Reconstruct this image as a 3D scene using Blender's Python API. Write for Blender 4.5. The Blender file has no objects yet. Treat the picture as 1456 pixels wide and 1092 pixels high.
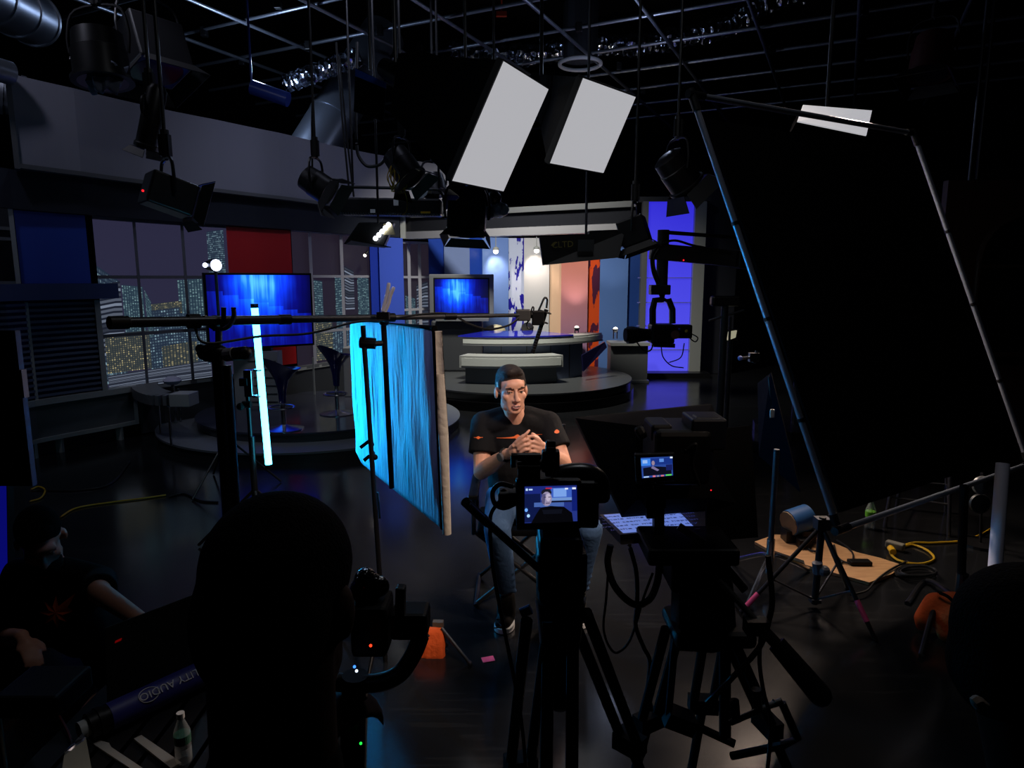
import bpy, bmesh, math, random
from mathutils import Vector, Matrix
random.seed(7)
C = bpy.context.scene.collection
V = Vector
FPX = 960.0; PITCH = math.radians(8.88); CAMH = 1.75
# ---- camera -------------------------------------------------------------
cam = bpy.data.objects.new('camera', bpy.data.cameras.new('camera')); C.objects.link(cam)
cam.location = (0, 0, CAMH); cam.rotation_euler = (math.pi/2 - PITCH, 0, 0)
cam.data.sensor_width = 36.0; cam.data.lens = FPX/1456*36; cam.data.clip_start = .05; cam.data.clip_end = 100
sc = bpy.context.scene; sc.camera = cam
sc.view_settings.view_transform = 'Standard'; sc.view_settings.look = 'None'
sc.view_settings.gamma = 1; sc.view_settings.exposure = 0; sc.view_settings.use_curve_mapping = False
sc.cycles.max_bounces = 6; sc.cycles.diffuse_bounces = 3; sc.cycles.glossy_bounces = 4
sc.cycles.sample_clamp_indirect = 4; sc.cycles.caustics_reflective = False; sc.cycles.caustics_refractive = False
w = bpy.data.worlds.new('world'); sc.world = w; w.use_nodes = True
w.node_tree.nodes['Background'].inputs[0].default_value = (.35, .5, 1, 1)
w.node_tree.nodes['Background'].inputs[1].default_value = .0012

def ray(u, v):
    a = (u-728)/FPX; b = -(v-546)/FPX; c, s = math.cos(PITCH), math.sin(PITCH)
    return V((a, c+b*s, -s+b*c))
def A(u, v, Y):
    d = ray(u, v); t = Y/d.y; return V((d.x*t, Y, CAMH+d.z*t))
def Z(u, v, z):
    d = ray(u, v); t = (z-CAMH)/d.z; return V((d.x*t, d.y*t, z))
def ppm(Y): return FPX/(Y*math.cos(PITCH)+.1)

# ---- materials ----------------------------------------------------------
def lin(c): return tuple(((x/255)/12.92 if x/255 <= .04045 else ((x/255+.055)/1.055)**2.4) for x in c)
MATS = {}
def M(name, col=(128,128,128), rough=.5, metal=0, spec=.5, emit=None, es=1.0, alpha=1, coat=0):
    if name in MATS: return MATS[name]
    m = bpy.data.materials.new(name); m.use_nodes = True
    b = m.node_tree.nodes['Principled BSDF']
    b.inputs['Base Color'].default_value = (*lin(col), 1); b.inputs['Roughness'].default_value = rough
    b.inputs['Metallic'].default_value = metal; b.inputs['Specular IOR Level'].default_value = spec
    b.inputs['Coat Weight'].default_value = coat
    if emit: b.inputs['Emission Color'].default_value = (*lin(emit), 1); b.inputs['Emission Strength'].default_value = es
    if alpha < 1: b.inputs['Alpha'].default_value = alpha
    MATS[name] = m; return m
class N:                                    # tiny node helper
    def __init__(s, m): s.t = m.node_tree; s.b = s.t.nodes['Principled BSDF']
    def new(s, typ, **kw):
        n = s.t.nodes.new(typ)
        for k, v in kw.items(): setattr(n, k, v)
        return n
    def link(s, a, b): s.t.links.new(a, b)
    def math(s, op, a, b=None, c=None):
        n = s.new('ShaderNodeMath', operation=op)
        for i, x in enumerate((a, b, c)):
            if x is None: continue
            if isinstance(x, (int, float)): n.inputs[i].default_value = x
            else: s.link(x, n.inputs[i])
        return n.outputs[0]
    def mix(s, f, a, b):
        n = s.new('ShaderNodeMix', data_type='RGBA')
        for i, x in ((0, f), (6, a), (7, b)):
            if isinstance(x, (int, float)): n.inputs[i].default_value = x
            elif isinstance(x, tuple): n.inputs[i].default_value = (*x, 1)
            else: s.link(x, n.inputs[i])
        return n.outputs[2]
    def noise(s, vec, scale, detail=3):
        n = s.new('ShaderNodeTexNoise'); n.inputs['Scale'].default_value = scale; n.inputs['Detail'].default_value = detail
        if vec is not None: s.link(vec, n.inputs['Vector'])
        return n.outputs[0]
    def coord(s, k='Object'): return s.new('ShaderNodeTexCoord').outputs[k]
    def bump(s, h, st, dist=.01):
        n = s.new('ShaderNodeBump'); n.inputs['Strength'].default_value = st; n.inputs['Distance'].default_value = dist
        s.link(h, n.inputs['Height']); s.link(n.outputs[0], s.b.inputs['Normal'])
    def scale(s, vec, xyz):
        n = s.new('ShaderNodeMapping'); n.inputs['Scale'].default_value = xyz; s.link(vec, n.inputs[0]); return n.outputs[0]
def bumpy(name, col, rough, scale, st, **kw):
    if name in MATS: return MATS[name]
    m = M(name, col, rough, **kw); n = N(m); n.bump(n.noise(n.coord(), scale), st); return m

BLK = M('matte_black', (5,5,6), .65, spec=.15)
BLKM = M('black_metal', (16,16,18), .38, spec=.5)
BLKP = M('black_plastic', (7,7,8), .45, spec=.22)
FAB = bumpy('black_fabric', (5,5,6), .95, 300, .3, spec=.05)
CHR = M('chrome', (190,190,195), .22, 1)
STEEL = M('dull_steel', (95,97,104), .38, .9)
PIPE = M('galvanised_pipe', (150,155,165), .4, .85)
WHT = M('white_paint', (205,205,208), .45)
SETW = M('set_white_laminate', (150,152,150), .4)
SETG = M('set_grey_laminate', (92,94,97), .5)
SETD = M('set_dark_grey', (46,48,52), .55)
CABLE = M('black_cable', (9,9,10), .5)
YEL = M('yellow_cable', (190,150,20), .5)

# ---- meshes -------------------------------------------------------------
def frame_of(d, up=V((0,0,1))):
    d = V(d).normalized()
    if abs(d.dot(up)) > .97: up = V((0,1,0))
    x = d.cross(up).normalized(); y = x.cross(d).normalized()
    return x, y, d
class MB:
    def __init__(s): s.v = []; s.f = []; s.uv = None
    def add(s, vs, fs):
        o = len(s.v); s.v += [V(x) for x in vs]; s.f += [[i+o for i in f] for f in fs]; return s
    def hexa(s, p):
        return s.add(p, [(0,3,2,1),(4,5,6,7),(0,1,5,4),(1,2,6,5),(2,3,7,6),(3,0,4,7)])
    def box(s, c, size, fr=None):
        c = V(c); hx, hy, hz = (k/2 for k in size)
        X, Y, Zz = fr if fr else (V((1,0,0)), V((0,1,0)), V((0,0,1)))
        return s.hexa([c+X*(a*hx)+Y*(b*hy)+Zz*(e*hz) for e in (-1,1) for a, b in ((-1,-1),(1,-1),(1,1),(-1,1))])
    def beam(s, p0, p1, wd, ht, up=V((0,0,1))):
        p0, p1 = V(p0), V(p1); x, y, d = frame_of(p1-p0, up)
        return s.box((p0+p1)/2, (wd, ht, (p1-p0).length), (x, y, d))
    def cyl(s, p0, p1, r0, r1=None, n=12):
        p0, p1 = V(p0), V(p1); r1 = r0 if r1 is None else r1
        x, y, d = frame_of(p1-p0); o = []
        for p, r in ((p0, r0), (p1, r1)):
            o += [p+x*(r*math.cos(2*math.pi*i/n))+y*(r*math.sin(2*math.pi*i/n)) for i in range(n)]
        fs = [(i, (i+1) % n, n+(i+1) % n, n+i) for i in range(n)]
        return s.add(o, fs+[tuple(reversed(range(n))), tuple(range(n, 2*n))])
    def pipe(s, p0, p1, r, wall=.004, n=24):           # hollow tube
        p0, p1 = V(p0), V(p1); x, y, d = frame_of(p1-p0); o = []
        for p, q in ((p0, r), (p1, r), (p1, r-wall), (p0, r-wall)):
            o += [p+x*(q*math.cos(2*math.pi*i/n))+y*(q*math.sin(2*math.pi*i/n)) for i in range(n)]
        return s.add(o, [(k*n+i, k*n+(i+1) % n, ((k+1) % 4)*n+(i+1) % n, ((k+1) % 4)*n+i) for k in range(4) for i in range(n)])
    def tube(s, pts, r, n=8, closed=False):
        pts = [V(p) for p in pts]; m = len(pts); o = []; up = None
        rr = r if isinstance(r, (list, tuple)) else [r]*m
        for k in range(m):
            a = pts[k-1] if (k or closed) else pts[k]; b = pts[(k+1) % m] if (k < m-1 or closed) else pts[k]
            d = (b-a)
            d = d.normalized() if d.length > 1e-9 else V((0,0,1))
            if up is None: x, y, _ = frame_of(d)
            else:
                x = (up - d*up.dot(d)); x = x.normalized() if x.length > 1e-6 else frame_of(d)[0]; y = d.cross(x)
            up = x
            o += [pts[k]+x*(rr[k]*math.cos(2*math.pi*i/n))+y*(rr[k]*math.sin(2*math.pi*i/n)) for i in range(n)]
        fs = [(k*n+i, k*n+(i+1) % n, ((k+1) % m)*n+(i+1) % n, ((k+1) % m)*n+i) for k in range(m if closed else m-1) for i in range(n)]
        if not closed: fs += [tuple(reversed(range(n))), tuple(range((m-1)*n, m*n))]
        return s.add(o, fs)
    def lathe(s, prof, c=(0,0,0), d=(0,0,1), n=24):    # profile of (radius, along)
        c = V(c); x, y, d = frame_of(d); o = []; m = len(prof)
        for r, h in prof:
            o += [c+d*h+x*(r*math.cos(2*math.pi*i/n))+y*(r*math.sin(2*math.pi*i/n)) for i in range(n)]
        fs = [(k*n+i, k*n+(i+1) % n, (k+1)*n+(i+1) % n, (k+1)*n+i) for k in range(m-1) for i in range(n)]
        return s.add(o, fs+[tuple(reversed(range(n))), tuple(range((m-1)*n, m*n))])
    def sph(s, c, r, n=12, fr=None):
        c = V(c); r = (r, r, r) if isinstance(r, (int, float)) else r
        X, Y, Zz = fr if fr else (V((1,0,0)), V((0,1,0)), V((0,0,1)))
        o = [c-Zz*r[2]]; m = n//2
        for j in range(1, m):
            t = -math.pi/2+math.pi*j/m
            o += [c+X*(r[0]*math.cos(t)*math.cos(2*math.pi*i/n))+Y*(r[1]*math.cos(t)*math.sin(2*math.pi*i/n))+Zz*(r[2]*math.sin(t)) for i in range(n)]
        o.append(c+Zz*r[2]); L = len(o)-1
        fs = [(0, 1+(i+1) % n, 1+i) for i in range(n)]
        fs += [(1+j*n+i, 1+j*n+(i+1) % n, 1+(j+1)*n+(i+1) % n, 1+(j+1)*n+i) for j in range(m-2) for i in range(n)]
        fs += [(L, 1+(m-2)*n+i, 1+(m-2)*n+(i+1) % n) for i in range(n)]
        return s.add(o, fs)
    def cap(s, p0, r0, p1, r1=None, n=14):             # tapered capsule
        r1 = r0 if r1 is None else r1
        return s.cyl(p0, p1, r0, r1, n).sph(p0, r0, n).sph(p1, r1, n)
    def chain(s, pts):                                 # [(p, r), ...]
        for (a, ra), (b, rb) in zip(pts, pts[1:]): s.cap(a, ra, b, rb)
        return s
    def prism(s, poly, ext):                           # planar polygon extruded
        ext = V(ext); n = len(poly); p = [V(q) for q in poly]
        return s.add(p+[q+ext for q in p], [tuple(range(n)), tuple(reversed(range(n, 2*n)))]+[(i, n+i, n+(i+1) % n, (i+1) % n) for i in range(n)])
    def slab(s, q, t):                                 # four corners, thickness to the back
        q = [V(x) for x in q]; nrm = (q[1]-q[0]).cross(q[3]-q[0]).normalized(); return s.prism(q, -nrm*t)
    def build(s, name, mat, parent=None, smooth=False, bev=0, kind=None, base=None):
        vs = s.v
        if parent is not None: o0 = V(parent['_o'])
        elif base is not None: o0 = V(base)
        else:
            mn = [min(v[i] for v in vs) for i in range(3)]; mx = [max(v[i] for v in vs) for i in range(3)]
            o0 = V(((mn[0]+mx[0])/2, (mn[1]+mx[1])/2, mn[2]))
        me = bpy.data.meshes.new(name); me.from_pydata([v-o0 for v in vs], [], s.f)
        bm = bmesh.new(); bm.from_mesh(me); bmesh.ops.recalc_face_normals(bm, faces=bm.faces); bm.to_mesh(me); bm.free()
        if s.uv:
            ul = me.uv_layers.new(name='UVMap')
            for l in me.loops: ul.data[l.index].uv = s.uv[l.vertex_index]
        me.materials.append(mat)
        if smooth: me.shade_smooth(); me.set_sharp_from_angle(angle=math.radians(40))
        ob = bpy.data.objects.new(name, me); C.objects.link(ob)
        if parent is not None:
            ob.parent = parent; ob['_o'] = tuple(o0)
        else: ob.location = o0; ob['_o'] = tuple(o0)
        if bev:
            b = ob.modifiers.new('bevel', 'BEVEL'); b.width = bev; b.segments = 2; b.limit_method = 'ANGLE'
        if kind: ob['kind'] = kind
        return ob
def tag(o, label, cat, group=None):
    o['label'] = label; o['category'] = cat
    if group: o['group'] = group
    return o
def T(name, label, cat, loc, group=None):
    o = bpy.data.objects.new(name, None); C.objects.link(o); o.location = V(loc); o['_o'] = tuple(V(loc)); o.empty_display_size = .05
    return tag(o, label, cat, group)
def spline(pts, k=8):                                  # Catmull-Rom
    p = [V(x) for x in pts]; p = [p[0]*2-p[1]]+p+[p[-1]*2-p[-2]]; out = []
    for i in range(1, len(p)-2):
        for j in range(k):
            t = j/k; a, b, c, d = p[i-1], p[i], p[i+1], p[i+2]
            out.append(.5*((2*b)+(c-a)*t+(2*a-5*b+4*c-d)*t*t+(3*b-a-3*c+d)*t**3))
    out.append(p[-2]); return out
def interp(tab, x):
    if x <= tab[0][0]: return tab[0][1]
    for (a, b), (c, d) in zip(tab, tab[1:]):
        if x <= c: return b+(d-b)*(x-a)/(c-a)
    return tab[-1][1]
def text(name, body, size, mat, parent, loc, X, Y, ext=.001, align='CENTER'):  # raised lettering in the plane X, Y, kept as a mesh
    cu = bpy.data.curves.new(name, 'FONT'); cu.body = body; cu.size = size; cu.extrude = ext; cu.resolution_u = 2
    cu.align_x = align; cu.align_y = 'CENTER'
    tmp = bpy.data.objects.new(name, cu); C.objects.link(tmp); dg = bpy.context.evaluated_depsgraph_get()
    me = bpy.data.meshes.new_from_object(tmp.evaluated_get(dg)); bpy.data.objects.remove(tmp); me.name = name
    me.materials.clear(); me.materials.append(mat)
    o = bpy.data.objects.new(name, me); C.objects.link(o)
    X = V(X).normalized(); Y = V(Y).normalized(); Zx = X.cross(Y)
    m = Matrix((X, Y, Zx)).transposed().to_4x4(); m.translation = V(loc)-V(parent['_o']); o.parent = parent; o.matrix_local = m
    o['_o'] = tuple(parent['_o']); return o
def lamp(kind, loc, target, power, col, name='lamp', **kw):
    l = bpy.data.lights.new(name, kind); l.energy = power; l.color = lin(col)
    for k, v in kw.items(): setattr(l, k, v)
    o = bpy.data.objects.new(name, l); C.objects.link(o); o.location = V(loc)
    if target is not None: o.rotation_euler = (V(target)-V(loc)).to_track_quat('-Z', 'Y').to_euler()
    return o
# ==== the room ==========================================================
mfl = M('glossy_black_floor', (25,26,27), .16, spec=.5); n_ = N(mfl)
co = n_.coord(); ns = n_.noise(n_.scale(co, (1,1,1)), 1.3, 5)
n_.link(n_.math('MULTIPLY_ADD', ns, .28, .03), n_.b.inputs['Roughness'])
sc_ = n_.noise(n_.scale(co, (.7, 9, 1)), 3, 6)
n_.link(n_.mix(n_.math('MULTIPLY', n_.math('GREATER_THAN', sc_, .62), .5), lin((24,25,27)), lin((38,39,40))), n_.b.inputs['Base Color'])
MB().box((0, 8, -.05), (22, 22, .1)).build('floor', mfl, kind='structure')
mblk = M('black_painted_wall', (9,9,11), .8, spec=.2)
MB().box((0, 8, 6.9), (22, 22, .1)).build('ceiling', mblk, kind='structure')
MB().box((0, 18.95, 3.4), (22, .1, 7)).build('wall_back', mblk, kind='structure')
MB().box((-10.95, 8, 3.4), (.1, 22, 7)).build('wall_left', mblk, kind='structure')
MB().box((10.95, 8, 3.4), (.1, 22, 7)).build('wall_right', mblk, kind='structure')
MB().box((0, -2.95, 3.4), (22, .1, 7)).build('wall_front', mblk, kind='structure')

# ==== the news set along the back =======================================
DEP = [(-80,5.9),(0,6.3),(25,6.5),(131,7.1),(326,8.45),(415,9.2),(526,10.5),(575,11.0),(613,11.4),(700,12.1),(800,12.3),(915,12.2)]
def W(u): return A(u, 396, interp(DEP, u))
def zv(u, v): return A(u, v, interp(DEP, u)).z
def wp(u, z, off=0):
    p = W(u); nn = V((-p.x, -p.y, 0)).normalized(); return V((p.x, p.y, z))+nn*off
def strip(mb, u0, u1, z0, z1, off=0, th=.06, n=1, uv=False):
    L = [u0+(u1-u0)*i/n for i in range(n+1)]
    for a, b in zip(L, L[1:]):
        mb.hexa([wp(a,z0,off-th), wp(b,z0,off-th), wp(b,z0,off), wp(a,z0,off), wp(a,z1,off-th), wp(b,z1,off-th), wp(b,z1,off), wp(a,z1,off)])
    return mb
def piece(name, label, cat, u0, u1, z0, z1, mat, off=0, th=.08, n=1, group=None, bev=.004):
    return tag(strip(MB(), u0, u1, z0, z1, off, th, n).build(name, mat, bev=0), label, cat, group)
ZT = zv(131, 309); ZS = zv(143, 556); ZB = zv(150, 403)
ZH0 = zv(48, 243); ZH1 = zv(38, 112)
BLUE = M('royal_blue_flat', (28,62,165), .55); RED = M('red_paint', (190,22,26), .55); BLUE2 = M('deep_blue_flat', (22,52,165), .55)
HDR = M('header_grey', (140,140,152), .7, spec=.2)
FASC = M('dark_navy_fascia', (34,38,48), .7, spec=.2)
hp = T('header_panel', 'long curved pale grey header band above the set wall on the left', 'set panel', wp(250, ZH0))
strip(MB(), 45, 640, ZH0+.03, ZH1, .25, .1, 28).build('panel', HDR, hp, smooth=True)
strip(MB(), 45, 640, ZH0-.01, ZH0+.03, .28, .14, 28).build('bottom_trim', SETG, hp)
strip(MB(), 38, 46, ZH0-.02, ZH1+.03, .28, .14, 1).build('end_trim', SETG, hp)
piece('fascia', 'dark navy band under the pale curved header', 'set panel', 10, 570, ZT+.02, ZH0-.012, FASC, .12, .1, 28)
piece('blue_flat', 'dark blue flat left of the city window, above the blue beam', 'set panel', 30, 129, ZB+.002, ZT+.015, BLUE, .04, .1, 4)
bb = T('blue_beam', 'blue grey beam jutting over the louvred blind on the left', 'beam', wp(60, ZB))
strip(MB(), -60, 167, zv(100, 425), ZB, .22, .26, 6).build('beam_body', M('beam_blue', (40,56,100), .5), bb)
et = T('end_cabinet', 'grey open shelf tower at the far left end of the set', 'cabinet', wp(5, ZB))
for zz in (zv(5,322), zv(5,337), zv(5,400)): strip(MB(), -60, 24, zz-.03, zz, .1, .4).build('shelf', SETG, et)
strip(MB(), 22, 29, ZB+.003, ZT+.06, .1, .1).build('side_post', SETW, et)
strip(MB(), -60, 22, ZB+.003, ZT+.06, -.32, .02).build('back_panel', SETD, et)
# louvred blind
bl = T('louvred_blind', 'dark blue louvred blind with grey slats at the left end of the set', 'blind', wp(60, ZS))
zb0, zb1 = ZS+.03, zv(100, 427)
strip(MB(), -60, 131, zb0, zb1, -.02, .03, 6).build('back_panel', M('blind_blue', (18,34,96), .6), bl)
m = MB()
for i in range(17):
    zz = zb0+(zb1-zb0)*(i+.5)/17; strip(m, -60, 130, zz-.012, zz+.012, .07, .05, 6)
m.build('slats', M('slat_grey', (84,90,112), .5), bl)
strip(MB(), 31, 36, zb0, zb1, .075, .01).build('ladder_tape', SETW, bl)
strip(MB(), 131, 139, zb0, zb1, .09, .12).build('end_post', SETW, bl)
# low console under the blind
cp = T('console_panel', 'low grey curved console panel in a pale frame under the louvred blind', 'panel', wp(60, 0))
zc0 = A(150, 612, 7.05).z
strip(MB(), -60, 180, zc0+.04, ZS-.03, .02, .06, 8).build('panel', SETG, cp)
strip(MB(), -60, 180, ZS-.03, ZS+.03, .1, .2, 8).build('top_rail', SETW, cp)
strip(MB(), -60, 180, zc0, zc0+.04, .05, .1, 8).build('bottom_rail', SETW, cp)
strip(MB(), 174, 180, zc0, ZS, .06, .1).build('end_rail', SETW, cp)
for u in (20, 60, 150): MB().beam(wp(u, 0), wp(u, zc0), .06, .04).build('foot', SETW, cp)

# city windows: a frame with a backlit night skyline print behind
def gridmat(name, wall, lit, nu, nv, frac=.55, es=1.0, dens=.5):
    m = M(name, (10,10,10), .8, spec=.1); q = N(m); uvn = q.coord('UV'); sp = q.new('ShaderNodeSeparateXYZ'); q.link(uvn, sp.inputs[0])
    U = q.math('MULTIPLY', sp.outputs[0], nu); Vv = q.math('MULTIPLY', sp.outputs[1], nv)
    cb = q.new('ShaderNodeCombineXYZ'); q.link(q.math('FLOOR', U), cb.inputs[0]); q.link(q.math('FLOOR', Vv), cb.inputs[1])
    wn = q.new('ShaderNodeTexWhiteNoise', noise_dimensions='2D'); q.link(cb.outputs[0], wn.inputs[0])
    inside = q.math('MULTIPLY', q.math('LESS_THAN', q.math('FRACT', U), frac), q.math('LESS_THAN', q.math('FRACT', Vv), .55))
    on = q.math('MULTIPLY', inside, q.math('MULTIPLY_ADD', q.math('POWER', wn.outputs[0], 2.2/max(dens,.25)*.6), 1.15, .08))
    c = q.mix(on, lin(wall), lin(lit)); q.link(c, q.b.inputs['Emission Color']); q.b.inputs['Emission Strength'].default_value = es
    return m
CITY = [gridmat('skyline_pale', (44,58,80), (150,185,200), 12, 24, .6, .6, .6), gridmat('skyline_amber', (52,62,68), (205,190,140), 19, 19, .55, .7, .35),
        gridmat('skyline_teal', (46,66,84), (150,190,195), 9, 32, .55, .65, .6), gridmat('skyline_stripe', (40,46,62), (150,162,185), 1.0, 15, 1.1, .55, 1.0)]
SKY = M('print_sky', (8,8,14), .7, spec=.1, emit=(44,43,66), es=.9)
SKYD = M('print_sky_dark', (20,20,28), .5, emit=(34,28,40), es=.8)
def wquad(mb, u0, u1, z0, z1, off, zr=None):
    if mb.uv is None: mb.uv = []
    mb.add([wp(u0,z0,off), wp(u1,z0,off), wp(u1,zr if zr else z1,off), wp(u0,z1,off)], [(0,1,2,3)]); mb.uv += [(0,0),(1,0),(1,1),(0,1)]
    return mb
FRG = M('window_frame_grey', (96,96,104), .5)
def city(label, u0, u1, z0, z1, mull, bars, builds, fr=FRG, sky=SKY):
    t = T('city_window', label, 'window', wp((u0+u1)/2, z0))
    n = 6; p = MB(); p.uv = []
    for i in range(n): wquad(p, u0+(u1-u0)*i/n, u0+(u1-u0)*(i+1)/n, z0, z1, -.06)
    pr = p.build('skyline_print', sky, t)
    for k, (mi, a, b, v0, v1, vr) in enumerate(builds):
        wquad(MB(), a, b, max(z0, zv((a+b)/2, v0)), zv((a+b)/2, v1), -.055+.002*(k % 5), zv((a+b)/2, vr) if vr else None).build('tower_block', CITY[mi], pr)
    for u in mull: strip(MB(), u-2.2, u+2.2, z0, z1, .0, .05).build('mullion', fr, t)
    for zz in bars: strip(MB(), u0, u1, zz-.018, zz+.018, -.005, .045, 6).build('transom', fr, t)
    strip(MB(), u0, u1, z1-.01, z1+.03, .03, .1, 6).build('head', fr, t)
    strip(MB(), u0, u1, z0-.04, z0, .05, .12, 6).build('sill', SETW, t)
    return t
city('wide city window with night skyline, beside the louvred blind', 139, 326, ZS, ZT, (197, 264), (zv(200,394), zv(200,474)),
     [(0,139,170,545,378,400),(3,139,170,505,405,400),(2,172,202,480,405,408),(2,204,212,480,412,430),(0,298,322,396,330,325),(2,252,288,470,398,396),
      (1,212,256,470,432,428),(0,205,252,540,442,438),(0,252,292,520,445,448),(1,141,206,528,474,472),(1,206,292,525,492,485),(3,141,292,552,526,520)])
city('city window with dark night skyline between the red flat and the blue column', 417, 526, zv(470,515), zv(470,332), (443, 487), (zv(470,393), zv(470,470)),
     [(2,446,458,500,398,400),(2,476,488,500,392,390),(3,490,503,440,378,385),(1,444,470,512,456,452),(0,470,510,512,470,462),(2,508,524,470,392,396)], M('pale_frame', (150,150,160), .5), SKYD)
city('narrow dark city window between the two blue columns', 574, 610, zv(590,470), zv(590,346), (582, 597), (zv(590,394), zv(590,440)),
     [(2,576,590,468,420,425),(3,592,608,468,405,400)], M('pale_frame'), SKYD)
piece('red_flat', 'tall red flat behind the large television', 'set panel', 326, 416, ZS+.05, ZT+.01, RED, .03, .1, 4)
lw = T('low_set_wall', 'low dark grey wall under the city windows behind the bar stools', 'wall panel', wp(350, 0))
strip(MB(), 182, 574, .02, ZS-.045, .02, .1, 16).build('panel', SETD, lw)
strip(MB(), 182, 574, ZS-.044, ZS+.0, .05, .12, 16).build('ledge', SETG, lw)
zcol = zv(550, 338)
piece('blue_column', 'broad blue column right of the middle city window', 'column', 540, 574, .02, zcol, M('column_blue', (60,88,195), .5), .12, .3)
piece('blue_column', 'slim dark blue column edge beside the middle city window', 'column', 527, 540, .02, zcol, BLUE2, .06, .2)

# panels behind the anchor desk
def gpan(name, c0, c1, axis=2, a=0., b=1., rough=.35):
    m = M(name, c0, rough); q = N(m); sp = q.new('ShaderNodeSeparateXYZ'); q.link(q.coord('Generated'), sp.inputs[0])
    mr = q.new('ShaderNodeMapRange'); mr.inputs[1].default_value = a; mr.inputs[2].default_value = b; q.link(sp.outputs[axis], mr.inputs[0])
    q.link(q.mix(mr.outputs[0], lin(c0), lin(c1)), q.b.inputs['Base Color']); return m
def globe(name, base, land, sc, thr):
    m = M(name, base, .35); q = N(m); ns = q.noise(q.scale(q.coord('Generated'), (1,1,3)), sc, 4)
    q.link(q.mix(q.math('GREATER_THAN', ns, thr), lin(base), lin(land)), q.b.inputs['Base Color']); return m
zp1, zp0 = zv(700, 338), 0
bp = [(610,632,M('pan_blue',(40,72,170),.35),'narrow blue panel at the left end behind the desk',-.05),
      (632,668,M('pan_grey',(120,138,185),.35),'grey blue panel under the left downlight',.03),
      (668,686,M('pan_blue2',(34,70,170),.35),'narrow saturated blue panel behind the monitor',-.05),
      (686,723,M('pan_sky',(110,140,205),.35),'sky blue panel under the second downlight',.03),
      (723,745,globe('pan_globe',(190,198,225),(30,24,150),2.2,.52),'white and violet globe print strip behind the desk',-.05),
      (745,781,M('pan_white',(196,196,200),.35),'white panel under the third downlight',.03),
      (781,798,M('pan_peach',(226,190,160),.35),'cream panel behind the desk',-.03),
      (798,836,gpan('pan_mauve',(120,105,150),(214,130,100)),'mauve to orange panel behind the desk',.03),
      (836,853,globe('pan_orange',(200,70,20),(70,22,50),1.2,.52),'orange and dark globe print strip behind the desk',-.05),
      (853,893,M('pan_blue3',(80,112,170),.35),'grey blue panel above the right uplight',.03),
      (893,914,M('pan_blue4',(30,62,130),.35),'dark blue panel beside the violet lightbox',-.05)]
for a, b, mt, lb, off in bp: piece('backdrop_panel', lb, 'backdrop panel', a, b, zp0, zp1, mt, off, .04, 1, 'upright panels behind the anchor desk')
# violet lightbox
lbx = T('lightbox', 'tall violet glowing lightbox panel right of the desk', 'lightbox', A(950, 533, 12.2))
Yb = 12.2
def XZ(u, v, Y=Yb): return A(u, v, Y)
xl, xr = A(918,400,Yb).x, A(982,400,Yb).x; zl0, zl1 = A(950,527,Yb).z, A(950,287,Yb).z
VIO = M('violet_acrylic', (60,60,160), .25, emit=(72,64,232), es=.9); q = N(VIO)
sp = q.new('ShaderNodeSeparateXYZ'); q.link(q.coord('Generated'), sp.inputs[0])
q.link(q.mix(sp.outputs[2], lin((82,80,232)), lin((50,44,215))), q.b.inputs['Emission Color'])
MB().box(((xl+xr)/2, Yb, (zl0+zl1)/2), (xr-xl, .06, zl1-zl0)).build('glowing_panel', VIO, lbx)
for x, ww in ((xl-.05, .1), (xr+.11, .2)): MB().box((x, Yb-.02, (zl0+zl1)/2), (ww, .14, zl1-zl0)).build('side_post', SETW if ww > .15 else SETG, lbx)
for v in (395, 430, 463, 497): MB().box(((xl+xr)/2, Yb-.05, A(950,v,Yb).z), (xr-xl+.3, .03, .015)).build('cross_bar', M('violet_bar', (120,120,200), .4), lbx)
MB().box(((xl+xr)/2+.05, Yb-.1, zl0/2), (xr-xl+.55, .5, zl0)).build('plinth', M('plinth_black', (14,14,16), .35), lbx)
MB().box(((xl+xr)/2+.05, Yb, zl1+.04), (xr-xl+.45, .16, .08)).build('top_cap', SETD, lbx)
tag(MB().box((A(1010,400,12.6).x+.05, 12.6, 1.7), (.75, .3, 3.4)).build('dark_column', M('dark_column', (26,28,36), .6), bev=.01), 'dark column right of the violet lightbox', 'column')
# low counter with the uplight
ct = T('low_counter', 'low grey counter with pale edges right of the desk', 'counter', A(890, 540, 11.6))
x0, x1 = A(866,500,11.6).x, A(918,500,11.6).x; zt = A(880,489,11.6).z; zb = A(880,541,11.6).z
MB().box(((x0+x1)/2, 11.6, (zt+zb)/2), (x1-x0, .4, zt-zb)).build('body', SETG, ct)
MB().box(((x0+x1)/2, 11.55, zt+.02), (x1-x0+.04, .5, .05)).build('top', SETW, ct)
MB().box(((x0+x1)/2, 11.55, zb/2+.02), (x1-x0+.04, .45, zb-.04)).build('base', SETW, ct)
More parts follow.
